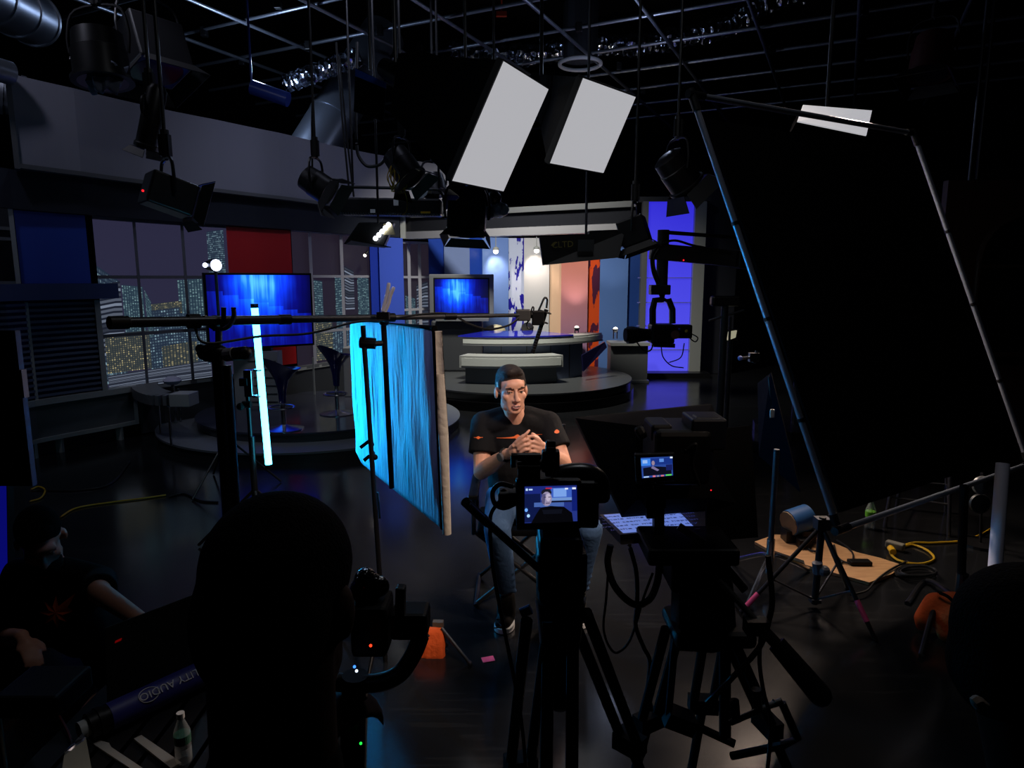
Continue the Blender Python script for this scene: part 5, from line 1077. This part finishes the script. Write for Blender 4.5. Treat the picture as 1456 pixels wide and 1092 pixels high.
# ==== people ============================================================
SKIN = M('skin', (208,152,126), .5, spec=.35); SKIN.node_tree.nodes['Principled BSDF'].inputs['Subsurface Weight'].default_value = .0
q = N(SKIN); q.link(q.mix(q.noise(q.coord(), 55, 4), lin((202,144,120)), lin((220,168,142))), q.b.inputs['Base Color'])
HAIR = bumpy('dark_hair', (34,24,19), .6, 220, .9, spec=.3); TEE = bumpy('black_tshirt', (20,20,22), .85, 26, .35, spec=.15)
JEAN = bumpy('blue_jeans', (62,86,118), .85, 40, .4, spec=.15); LIP = M('lips', (160,92,84), .45)
EYEW = M('eye_white', (190,185,180), .2); IRIS = M('iris', (46,44,40), .15); BROW = M('eyebrow', (58,40,30), .8)
def headmesh(mb, c, F, U, k=1.0):
    R = F.cross(U).normalized(); fr_ = (R, F, U)
    L = lambda x, y, z: c+R*(x*k)+F*(y*k)+U*(z*k)
    e = lambda x, y, z, rx, ry, rz, n=18: mb.sph(L(x,y,z), (rx*k,ry*k,rz*k), n, fr_)
    e(0,-.012,.042,.074,.094,.082,24); e(0,.03,-.02,.062,.064,.088,24); e(0,.036,-.066,.049,.052,.038,20); e(0,.045,-.035,.056,.053,.062,20); e(0,.076,-.092,.023,.018,.016,14)
    for s in (-1,1):
        e(s*.043,.062,-.014,.021,.022,.02); e(s*.043,.03,-.07,.017,.036,.026); e(s*.08,-.008,-.006,.0105,.021,.032,14); e(s*.012,.098,-.03,.0095,.011,.008,12); e(s*.026,.063,-.056,.022,.024,.03); mb.cap(L(s*.012,.075,-.088), .0185*k, L(s*.043,.018,-.062), .021*k); mb.cap(L(s*.03,.066,-.03), .02*k, L(s*.022,.068,-.075), .02*k)
        mb.cap(L(s*.012,.091,.034), .0085*k, L(s*.047,.075,.032), .0085*k)
    e(0,.07,.045,.05,.03,.03); mb.cap(L(0,.094,.02), .008*k, L(0,.113,-.026), .0115*k); e(0,.087,-.057,.024,.016,.02)
    return L, R, fr_
def faceparts(P, L, R, F, U, k=1.0, gaze=0):
    for s in (-1,1):
        ey = MB().sph(L(s*.031,.0785,.014), .0112*k, 14).build('eye', EYEW, P, smooth=True)
        MB().sph(L(s*.031+gaze,.085,.0135), .0058*k, 10).build('iris', IRIS, ey, smooth=True)
        MB().tube([L(s*.0455,.082,.0155), L(s*.038,.0885,.0195), L(s*.03,.09,.0205), L(s*.021,.089,.019), L(s*.016,.087,.014)], .0038*k, 6).build('eyelid', SKIN, P, smooth=True)
        MB().tube([L(s*.013,.0985,.031), L(s*.03,.0965,.037), L(s*.05,.083,.033)], [.0038*k,.0044*k,.0026*k], 6).build('eyebrow', BROW, P, smooth=True)
    MB().tube([L(-.023,.094,-.059), L(-.01,.1025,-.0555), L(0,.1035,-.0565), L(.01,.1025,-.0555), L(.023,.094,-.059)], [.0016*k,.0042*k,.004*k,.0042*k,.0016*k], 6).tube([L(-.022,.094,-.063), L(-.01,.101,-.069), L(.01,.101,-.069), L(.022,.094,-.063)], [.0016*k,.005*k,.005*k,.0016*k], 6).build('lips', LIP, P, smooth=True)
    MB().tube([L(-.017,.0985,-.0612), L(0,.1035,-.062), L(.017,.0985,-.0612)], .0022*k, 6).build('teeth', M('teeth', (205,200,190), .3), P, smooth=True)
def hand(mb, wrist, palm_c, F, Nn, curl, k=1.0, side=1):
    """palm plus four fingers of unequal length and a thumb; F points along the fingers, Nn out of the back of the hand"""
    F = F.normalized(); Nn = (Nn-F*Nn.dot(F)).normalized(); S = F.cross(Nn).normalized()*side
    mb.sph(palm_c, (.04*k,.046*k,.017*k), 14, (S,F,Nn)); mb.cap(wrist, .024*k, palm_c-F*.02*k, .026*k)
    for i, (off, ln) in enumerate(((-.028,.066),(-.0095,.077),(.009,.072),(.027,.056))):
        p = palm_c+S*(off*k)+F*(.034*k); d = F.copy(); pr = p; r = (.0088,.0092,.0088,.0078)[i]*k
        for j, fr in enumerate((.45,.31,.24)):
            a = curl[i]*(.55,1.0,.75)[j]; d = (d*math.cos(a)-Nn*math.sin(a)*1.0).normalized() if j == 0 else (d*math.cos(a)-(Nn+F*.0)*math.sin(a)).normalized()
            q_ = pr+d*(ln*fr*k); mb.cap(pr, r*(1-.09*j), q_, r*(1-.09*(j+1)), 10); pr = q_
    tb_ = palm_c-S*(.03*k)-F*(.022*k); t1 = tb_+(-S*.5+F*.75-Nn*.25).normalized()*.036*k; t2 = t1+(F*.95+S*.1-Nn*.1).normalized()*.03*k
    mb.cap(tb_, .0125*k, t1, .0105*k, 10).cap(t1, .0105*k, t2, .0088*k, 10)
# ---- the seated man -----------------------------------------------------
hc = A(727,556,3.44); man = T('person', 'seated man in black t-shirt and jeans with clasped hands, facing the cameras', 'person', V((.03,3.45,0)))
F = V((.26,-.96,-.05)).normalized(); U = V((-.03,0,1)); U = (U-F*U.dot(F)).normalized()
b = MB(); L, R, frh = headmesh(b, hc, F, U, .99)
nk = A(735,590,3.5); ch = A(738,632,3.53); wa = A(738,690,3.55); pv = A(740,712,3.55)
b.cap(L(0,-.02,-.06), .052, nk+V((0,.02,-.01)), .058); b.cap(L(0,0,-.08), .046, nk+V((0,-.01,-.03)), .055)
shL, shR = A(688,603,3.53), A(779,603,3.5); elL, elR = A(684,671,3.42), A(802,660,3.38); wrL, wrR = A(722,645,3.22), A(774,640,3.2)
b.cap(nk+V((-.03,0,-.045)), .045, shL+V((0,0,-.02)), .05); b.cap(nk+V((.03,0,-.045)), .045, shR+V((0,0,-.02)), .05)
b.sph(ch, (.165,.105,.17), 20).sph(wa, (.145,.1,.15), 20).sph(pv, (.155,.115,.1), 20)
for sh, el, wr_ in ((shL,elL,wrL),(shR,elR,wrR)):
    b.cap(sh, .052, sh+(el-sh)*.5, .05).cap(sh+(el-sh)*.5, .05, el, .041); b.cap(el, .042, el+(wr_-el)*.35, .044).cap(el+(wr_-el)*.35, .044, wr_, .027)
knL, knR = A(707,752,3.08), A(838,752,3.12); anL, anR = A(720,842,3.2), A(821,838,3.3)
hpL, hpR = A(715,708,3.52), A(768,708,3.52)
for hp2, kn, an in ((hpL,knL,anL),(hpR,knR,anR)): b.cap(hp2, .078, kn, .052); b.cap(kn, .052, kn+(an-kn)*.3, .05).cap(kn+(an-kn)*.3, .05, an, .036)
# clasped hands
hcn = A(746,634,3.15)
for pc, wr_, fr_ in ((A(733,640,3.175), wrL, V((.8,-.2,.55))), (A(768,637,3.17), wrR, V((-.9,-.2,.1)))):
    f2 = fr_.normalized(); n2 = (V((0,-1,.2))-f2*f2.dot(V((0,-1,.2)))).normalized(); b.sph(pc, (.036,.042,.018), 14, (f2.cross(n2),f2,n2)); b.cap(wr_, .025, pc, .024)
for ch_ in (((734,629),(743,621),(749,616),(752.5,612)), ((735,634),(744,627),(750,625),(753,626)), ((737,639),(746,633),(752,632),(754,634)), ((740,644),(747,639.5),(752,639),(754,641))):
    b.chain([(A(u,v,3.15-.012*(k in (1,2))), r) for k, ((u,v), r) in enumerate(zip(ch_, (.0092,.0088,.008,.007)))])
for ch_ in (((768,627),(758,620),(751,621),(746,625)), ((769,632),(758,628),(750,629),(744,631)), ((768,638),(758,635),(750,636),(745,638)), ((767,643),(759,641.5),(752,643),(747,645))):
    b.chain([(A(u,v,3.158-.012*(k in (1,2))), r) for k, ((u,v), r) in enumerate(zip(ch_, (.0092,.0088,.008,.007)))])
b.chain([(A(730,634,3.16),.012),(A(738,624,3.16),.0105),(A(745,619,3.165),.009)]); b.chain([(A(771,632,3.16),.012),(A(764,622,3.165),.0105),(A(757,617,3.17),.009)])
remesh(b.build('body', SKIN, man), .0038, 9, .5)
faceparts(man, L, R, F, U, .99, .0015)
h = MB(); h.sph(L(0,-.018,.068), (.0755,.092,.07), 24, frh).sph(L(0,-.055,.03), (.0735,.058,.07), 20, frh).sph(L(0,.035,.105), (.056,.046,.026), 18, frh).sph(L(-.022,.062,.108), (.024,.022,.017), 12, frh).sph(L(.022,.062,.108), (.026,.022,.018), 12, frh)
for s in (-1,1): h.sph(L(s*.063,.016,.042), (.013,.022,.03), 12, frh)
remesh(h.build('hair', HAIR, man), .005, 3)
t_ = MB(); t_.sph(ch+V((0,0,.015)), (.186,.125,.18), 24).sph(wa+V((0,0,.03)), (.172,.125,.17), 24).sph(pv+V((0,0,.0)), (.178,.135,.1), 22).sph((ch+wa)/2, (.178,.124,.16), 22)
for sh, el in ((shL,elL),(shR,elR)):
    sx = V(((sh.x-nk.x)*.32,0,0)); t_.cap(nk+sx+V((0,.015,-.012)), .06, sh+V((0,0,.0)), .068); t_.cap(nk+sx*1.1+V((0,-.03,-.035)), .05, sh+V((0,-.01,-.02)), .06); t_.cap(nk+V((0,.01,-.05)), .07, sh+V((0,0,-.03)), .075); m_ = sh+(el-sh)*.62; t_.cap(sh, .072, sh+(el-sh)*.3, .07).cyl(sh+(el-sh)*.2, m_, .07, .074, 18)
for i in range(5): t_.cap(wa+V((-.15+.03*i,-.1-.008*i,-.05+.02*i)), .014, wa+V((.05+.02*i,-.125,-.11+.045*i)), .012)
ts = remesh(t_.build('tshirt', TEE, man), .007, 4)
tc = MB().tube(spline([nk+V((-.066,.03,.0)), nk+V((-.05,-.035,-.045)), nk+V((0,-.075,-.085)), nk+V((.052,-.035,-.045)), nk+V((.068,.03,.0))], 6), .0085, 8); tc.build('collar', TEE, man, smooth=True)
def shrink(mb, name, mat, parent, target, off):
    o = mb.build(name, mat, parent); s_ = o.modifiers.new('shrink', 'SHRINKWRAP'); s_.target = target; s_.wrap_method = 'PROJECT'; s_.use_project_y = True; s_.use_project_z = False; s_.use_project_x = False
    s_.use_negative_direction = True; s_.use_positive_direction = True; s_.offset = off; s_.wrap_mode = 'ABOVE_SURFACE'; return o
def grid_shape(mb, fn_top, fn_bot, n, Y):
    vs = []
    for i in range(n+1):
        t = i/n; vs += [A(*fn_top(t), Y), A(*fn_bot(t), Y)]
    mb.add(vs, [(2*i,2*i+2,2*i+3,2*i+1) for i in range(n)])
ORL = M('orange_print', (236,110,50), .6)
lm = MB(); grid_shape(lm, lambda t: (706+66*t, 627.4-6*t-.9*math.sin(math.pi*t)**2), lambda t: (706+66*t, 628-6*t+1.0*math.sin(math.pi*t)**2), 30, 3.36)
grid_shape(lm, lambda t: (728+16*t, 624.5-3.2*math.sin(math.pi*t)**3), lambda t: (728+16*t, 625+3.2*math.sin(math.pi*t)**3), 12, 3.36)
grid_shape(lm, lambda t: (727+10*t, 638-13*t), lambda t: (730.5+10*t, 637-9*t), 8, 3.36)
shrink(lm, 'chest_logo', ORL, ts, ts, .003)
lm = MB(); grid_shape(lm, lambda t: (672+13*t, 631.3-1*t-1.7*math.sin(math.pi*t)**8), lambda t: (672+13*t, 631.9-1*t+1.7*math.sin(math.pi*t)**8), 12, 3.3); shrink(lm, 'sleeve_logo', ORL, ts, ts, .003)
lm = MB(); grid_shape(lm, lambda t: (790+7*t, 620.5-2.5*math.sin(math.pi*t)), lambda t: (790+7*t, 622+1*math.sin(math.pi*t)), 8, 3.3); shrink(lm, 'sleeve_logo', ORL, ts, ts, .003)
j = MB(); j.sph(pv+V((0,0,-.03)), (.17,.13,.09), 20)
for hp2, kn, an in ((hpL,knL,anL),(hpR,knR,anR)):
    j.cap(hp2, .095, kn, .066); e_ = kn+(an-kn)*.93; j.cap(kn, .066, kn+(an-kn)*.35, .062).cyl(kn+(an-kn)*.3, e_, .062, .052, 18)
    for i in range(4): q_ = kn+(an-kn)*(.62+.1*i); j.cap(q_+V((-.045,-.025,.008)), .012, q_+V((.045,-.028,-.006)), .012)
remesh(j.build('jeans', JEAN, man), .0075, 3)
SHOE = M('black_suede', (30,29,27), .8, spec=.2); SOLE = M('white_sole', (205,205,205), .5)
for an, toe in ((anL, Z(713,893,.03)), (anR, Z(826,886,.03))):
    g0 = V((an.x, an.y+.02, .05)); s = MB().chain([(V((an.x,an.y,an.z-.02)),.045),(V((an.x,an.y+.01,.07)),.05)]); s.chain([(g0,.045),(g0+(V((toe.x,toe.y,.045))-g0)*.6,.042),(V((toe.x,toe.y+.03,.04)),.035)])
    so = remesh(s.build('shoe', SHOE, man), .006, 4); k = MB(); d = (V((toe.x,toe.y,0))-V((g0.x,g0.y,0))).normalized(); sd2 = V((-d.y,d.x,0)); e0 = V((g0.x,g0.y,0))-d*.045; e1 = V((toe.x,toe.y,0))+d*.012; P = []
    for i in range(24):
        a = 2*math.pi*i/24; mid = (e0+e1)/2; hl = (e1-e0).length/2; P.append(mid+d*(hl*math.cos(a))+sd2*(.05*math.sin(a)*(1+.12*math.cos(a)))+V((0,0,.004)))
    k.prism(P, (0,0,.024)).build('sole', SOLE, so)
    MB().tube([so_ for so_ in spline([g0+d*.1+sd2*.02+V((0,-.01,.045)), g0+d*.12-sd2*.02+V((0,-.01,.04)), g0+d*.15+sd2*.02+V((0,-.01,.03)), g0+d*.17-sd2*.02+V((0,-.01,.025))], 4)], .003, 5).build('laces', BLK, so)
dw = (wrL-elL).normalized(); x_, y_, _ = frame_of(dw); wc = wrL-dw*.022
wa_ = MB().tube([wc+x_*(.03*math.cos(t))+y_*(.03*math.sin(t)) for t in [i*math.pi/12 for i in range(24)]], .008, 8, True).build('watch_strap', BLKP, man, smooth=True)
wd = V((-.25,-1,.25)).normalized(); wd = (wd-dw*wd.dot(dw)).normalized(); MB().cyl(wc+wd*.028, wc+wd*.041, .021, n=20).build('watch_case', M('watch_grey', (105,105,110), .3, .5), wa_); MB().cyl(wc+wd*.041, wc+wd*.0415, .017, n=20).build('watch_face', M('watch_face', (120,118,116), .2), wa_)
# the stool he sits on
dc = T('director_chair', 'dark folding chair under the seated man', 'chair', V((.04,3.58,0)))
zs_ = pv.z-.125; cx_, cy_ = pv.x, 3.6
MB().box((cx_,cy_-.02,zs_), (.46,.4,.03)).build('seat', FAB, dc, bev=.01); MB().box((cx_,cy_+.2,zs_+.4), (.5,.02,.18)).build('backrest', FAB, dc, bev=.005)
for s in (-1,1):
    MB().box((cx_+s*.25,cy_-.0,zs_+.19), (.05,.4,.025)).build('armrest', BLKP, dc, bev=.005)
    MB().cyl((cx_+s*.25,cy_+.19,zs_-.02), (cx_+s*.25,cy_+.19,zs_+.5), .012).build('post', BLKM, dc); MB().cyl((cx_+s*.25,cy_-.17,zs_-.02), (cx_+s*.25,cy_-.17,zs_+.18), .012).build('post', BLKM, dc)
    for y in (-.17,.17): MB().cyl((cx_+s*.24,cy_+y,zs_-.01), (cx_-s*.24,cy_+y,.01), .012).build('leg', BLKM, dc)
    MB().cyl((cx_+s*.24,cy_-.2,.012), (cx_+s*.24,cy_+.2,.012), .012).build('foot_rail', BLKM, dc)
# ---- person in the foreground, seen from behind -------------------------
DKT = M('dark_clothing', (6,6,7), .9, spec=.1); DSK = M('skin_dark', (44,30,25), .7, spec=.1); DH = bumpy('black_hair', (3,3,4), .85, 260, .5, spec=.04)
hc = A(404,862,.66); p1 = T('person', 'person in black seen from behind in the near foreground, holding the gimbal camera', 'person', V((hc.x,hc.y-.02,0)))
F = V((.12,.95,-.25)).normalized(); U = V((0,.25,1)); U = (U-F*U.dot(F)).normalized(); b = MB(); L, R, frh = headmesh(b, hc, F, U, .88)
zn = hc.z-.11; nk = V((hc.x-.005,hc.y-.035,zn-.1)); b.cap(L(0,-.03,-.04), .062, nk, .064)
sh = [nk+V((s*.19,-.02,-.1)) for s in (-1,1)]; hip = V((hc.x-.02,hc.y-.12,.82)); 
for s_ in sh: b.cap(nk+V((0,-.01,-.06)), .055, s_, .05)
ch = nk+V((0,-.03,-.25)); b.sph(ch, (.17,.11,.2), 16).sph((ch+hip)/2, (.15,.11,.2), 16).sph(hip, (.16,.12,.13), 16)
hd = A(503,1008,.925)
el = [sh[0]+V((-.05,.05,-.28)), sh[1]+V((.07,.0,-.27))]; wrs = [V((hc.x+.02,hc.y+.26,ch.z-.15)), hd+V((-.05,-.06,-.03))]
for s_, e_, w_ in zip(sh, el, wrs): b.cap(s_, .05, e_, .04).cap(e_, .04, w_, .028)
hand(b, wrs[1], hd+V((-.022,-.012,-.002)), V((.62,.55,.1)), V((-.5,-.6,.6)), (.9,.95,1.0,1.0), .95, 1); hand(b, wrs[0], wrs[0]+V((.05,.05,0)), V((.7,.6,0)), V((0,-.4,.9)), (.6,.6,.7,.7), .95, -1)
for s in (-1,1):
    k_ = hip+V((s*.1,.07,-.4)); f_ = V((hip.x+s*.12,hip.y+.0,.08)); b.cap(hip+V((s*.09,0,-.03)), .085, k_, .055).cap(k_, .055, f_, .04).cap(V((f_.x,f_.y,.04)), .04, V((f_.x,f_.y+.17,.035)), .035)
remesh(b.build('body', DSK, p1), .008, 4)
h = MB(); h.sph(L(0,-.018,.05), (.0725,.09,.077), 24, frh).sph(L(0,-.055,.0), (.069,.06,.083), 20, frh); remesh(h.build('hair', DH, p1), .006, 4)
c_ = MB(); c_.sph(ch, (.185,.125,.21), 16).sph((ch+hip)/2, (.168,.125,.2), 16).sph(hip, (.172,.135,.13), 16).cap(nk+V((0,-.005,.045)), .071, nk+V((0,-.01,-.06)), .075)
for s_, e_, w_ in zip(sh, el, wrs): c_.cap(nk+V((0,-.015,-.06)), .068, s_, .064).cap(s_, .064, e_, .054).cap(e_, .054, e_+(w_-e_)*.85, .04)
remesh(c_.build('jacket', DKT, p1), .01, 4)
j = MB()
for s in (-1,1): k_ = hip+V((s*.1,.07,-.4)); f_ = V((hip.x+s*.12,hip.y,.1)); j.cap(hip+V((s*.09,0,-.03)), .1, k_, .07).cap(k_, .07, f_, .055)
remesh(j.build('trousers', DKT, p1), .012, 3)
# ---- person at the right edge ------------------------------------------
hc = A(1478,944,.68); p2 = T('person', 'person in black cut off by the right edge, seen from behind', 'person', V((hc.x,hc.y-.03,0)))
F = V((.75,.45,-.45)).normalized(); U = V((.1,.4,.8)); U = (U-F*U.dot(F)).normalized(); b = MB(); L, R, frh = headmesh(b, hc, F, U, .86)
nk = V((hc.x+.005,hc.y-.05,hc.z-.16)); b.cap(L(0,-.03,-.04), .056, nk, .058); sh = [nk+V((s*.18,-.02,-.09)) for s in (-1,1)]; hip = V((hc.x+.03,hc.y-.1,.8)); ch = nk+V((0,-.03,-.24))
for s_ in sh: b.cap(nk+V((0,-.01,-.05)), .05, s_, .05)
b.sph(ch, (.165,.11,.2), 16).sph((ch+hip)/2, (.15,.11,.2), 16).sph(hip, (.16,.12,.13), 16)
el = [sh[0]+V((-.03,.08,-.27)), sh[1]+V((.05,.05,-.27))]; wrs = [el[0]+V((.1,.2,.0)), el[1]+V((-.08,.2,.02))]
for s_, e_, w_ in zip(sh, el, wrs): b.cap(s_, .05, e_, .04).cap(e_, .04, w_, .028); hand(b, w_, w_+V((0,.06,0)), V((0,1,0)), V((0,0,1)), (.4,.4,.5,.5), .95, 1)
for s in (-1,1):
    k_ = hip+V((s*.1,.06,-.39)); f_ = V((hip.x+s*.12,hip.y,.08)); b.cap(hip+V((s*.09,0,-.03)), .085, k_, .055).cap(k_, .055, f_, .04).cap(V((f_.x,f_.y,.04)), .04, V((f_.x,f_.y+.17,.035)), .035)
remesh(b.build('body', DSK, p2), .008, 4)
h = MB(); h.sph(L(0,-.02,.03), (.074,.098,.078), 24, frh).sph(L(0,-.04,-.01), (.077,.07,.07), 20, frh); remesh(h.build('hair', DH, p2), .006, 4)
c_ = MB(); c_.sph(ch, (.18,.125,.21), 16).sph((ch+hip)/2, (.168,.125,.2), 16).sph(hip, (.172,.135,.13), 16).cap(nk+V((0,-.005,.05)), .066, nk+V((0,-.01,-.06)), .072)
for s_, e_, w_ in zip(sh, el, wrs): c_.cap(nk+V((0,-.015,-.05)), .066, s_, .064).cap(s_, .064, e_, .054).cap(e_, .054, e_+(w_-e_)*.85, .04)
remesh(c_.build('jacket', DKT, p2), .01, 4)
j = MB()
for s in (-1,1): k_ = hip+V((s*.1,.06,-.39)); f_ = V((hip.x+s*.12,hip.y,.1)); j.cap(hip+V((s*.09,0,-.03)), .1, k_, .07).cap(k_, .07, f_, .055)
remesh(j.build('trousers', DKT, p2), .012, 3)
MB().tube(spline([A(1384,1004,.62), A(1392,1000,.62), A(1400,1003,.62), A(1407,1004,.63)], 5), [.004,.006,.0075,.0075,.008,.008,.007,.006,.005,.005,.004,.004,.003,.003,.003,.002], 8).build('collar_edge', M('pale_collar', (120,104,90), .8), p2, smooth=True)
# ---- crouching person at the left --------------------------------------
hc = A(58,768,2.55); p3 = T('person', 'crouching person in a black t-shirt with an orange star, looking down at the laptop', 'person', V((hc.x+.02,hc.y+.15,0)))
F = V((.45,-.62,-.55)).normalized(); U = V((.1,-.35,1)); U = (U-F*U.dot(F)).normalized(); b = MB(); L, R, frh = headmesh(b, hc, F, U, 1.0)
nk = hc+V((-.03,.07,-.14)); b.cap(L(0,-.03,-.05), .054, nk, .056); ch = nk+V((.03,.06,-.2)); hip = V((ch.x-.02,ch.y+.16,.2))
sh = [nk+V((-.17,.06,-.06)), nk+V((.19,.02,-.08))]; hd = [A(30,905,2.35), A(212,890,2.32)]; el = [sh[0]+V((-.02,-.12,-.22)), A(140,842,2.42)]
for s_, e_, w_ in zip(sh, el, hd): b.cap(nk, .05, s_, .05).cap(s_, .05, e_, .041).cap(e_, .041, w_, .027)
b.sph(ch, (.165,.11,.19), 16).sph((ch+hip)/2, (.15,.11,.18), 16).sph(hip, (.165,.14,.13), 16)
for k, w_ in enumerate(hd): hand(b, w_, w_+V((.05,-.04,-.02)), V((.7,-.6,-.25)), V((0,0,1)), (.4,.45,.5,.5), .95, -1 if k else 1)
for s in (-1,1): k_ = hip+V((s*.2,-.34,.2)); f_ = V((hip.x+s*.2,hip.y-.22,.05)); b.cap(hip+V((s*.09,0,0)), .085, k_, .058).cap(k_, .058, f_, .04).cap(f_, .04, f_+V((0,-.16,-.01)), .035)
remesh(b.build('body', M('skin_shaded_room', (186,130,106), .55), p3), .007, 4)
faceparts(p3, L, R, F, U)
h = MB(); h.sph(L(0,-.022,.056), (.079,.097,.08), 24, frh).sph(L(0,-.05,.015), (.077,.066,.08), 20, frh).sph(L(0,.04,.1), (.058,.044,.03), 16, frh); remesh(h.build('hair', DH, p3), .006, 4)
mk = MB(); mk.sph(L(0,.062,-.07), (.06,.058,.05), 18, frh); remesh(mk.build('face_mask', DKT, p3), .006, 3)
c_ = MB(); c_.sph(ch, (.185,.125,.2), 16).sph((ch+hip)/2, (.17,.13,.18), 16).sph(hip, (.18,.155,.13), 16)
for s_, e_ in zip(sh, el): c_.cap(nk+V((0,.02,-.05)), .066, s_, .066).cap(nk+V(((s_.x-nk.x)*.35,.0,-.02)), .058, s_+V((0,0,.005)), .064).cyl(s_, s_+(e_-s_)*.85, .066, .066, 16)
ts3 = remesh(c_.build('tshirt', DKT, p3), .01, 4)
st = MB(); cc = A(70,878,2.3); P = []
for i in range(16):
    a = 2*math.pi*i/16; r = (.028 if i % 2 else .068)*(1.7 if i == 1 or i == 2 else 1); P.append(A(70,878,2.52)+V((r*math.cos(a), 0, r*math.sin(a))))
for i in range(16): st.add([A(70,878,2.52), P[i], P[(i+1) % 16]], [(0,1,2)])
shrink(st, 'star_print', M('star_orange', (226,92,40), .6), ts3, ts3, .004)
j = MB()
for s in (-1,1): k_ = hip+V((s*.2,-.34,.2)); f_ = V((hip.x+s*.2,hip.y-.22,.06)); j.cap(hip+V((s*.09,0,0)), .1, k_, .072).cap(k_, .072, f_, .055)
remesh(j.build('trousers', DKT, p3), .012, 3)
# ==== light =============================================================
lamp('AREA', (-.3, 8.4, 4.9), (.3, 10.6, .4), 118, (244,240,226), 'desk_lamp', size=.5, spread=1.6)
lamp('SPOT', (-4.2, 4.6, 5.0), (-4.4, 7.2, 1.7), 55, (225,228,255), 'set_wash_lamp', spot_size=1.9, spot_blend=1, shadow_soft_size=.15)
lamp('SPOT', (-1.0, 6.4, 5.0), (-2.6, 9.6, 1.4), 100, (215,222,255), 'set_wash_lamp', spot_size=1.5, spot_blend=1, shadow_soft_size=.15)
lamp('SPOT', (-3.2, 5.6, 5.0), (-2.4, 7.6, .2), 80, (225,228,255), 'stage_lamp', spot_size=.9, spot_blend=1, shadow_soft_size=.15)
lamp('SPOT', (1.9, .6, 4.2), (.0, 3.3, .85), 760, (255,230,212), 'key_lamp', spot_size=.48, spot_blend=.6, shadow_soft_size=.3)
lamp('SPOT', (-2.0, 1.6, 3.9), (.03, 3.4, 1.0), 85, (190,180,255), 'fill_lamp', spot_size=.42, spot_blend=.6, shadow_soft_size=.3)  # unseen fill added to lift the dark side of the man's face
lamp('AREA', (.6, 2.6, 5.15), (.6, 2.6, 0), 15, (225,228,235), 'floor_fill', size=1.0)  # unseen overhead lamp added so the foreground floor reads grey
lamp('POINT', (-3.4, 9.6, 4.55), None, 40, (190,215,255), 'ceiling_fill', shadow_soft_size=.1)  # unseen, added to bring out the grid pipes and ducts
lamp('POINT', (1.6, 9.6, 4.5), None, 18, (200,215,255), 'ceiling_fill', shadow_soft_size=.1)  # another added lamp for the ceiling pipes, no fixture behind it
lamp('POINT', (-5.9, 5.5, 2.9), None, 7, (190,215,255), 'ceiling_fill', shadow_soft_size=.1)  # out-of-view lamp added to brighten the ducts at the left
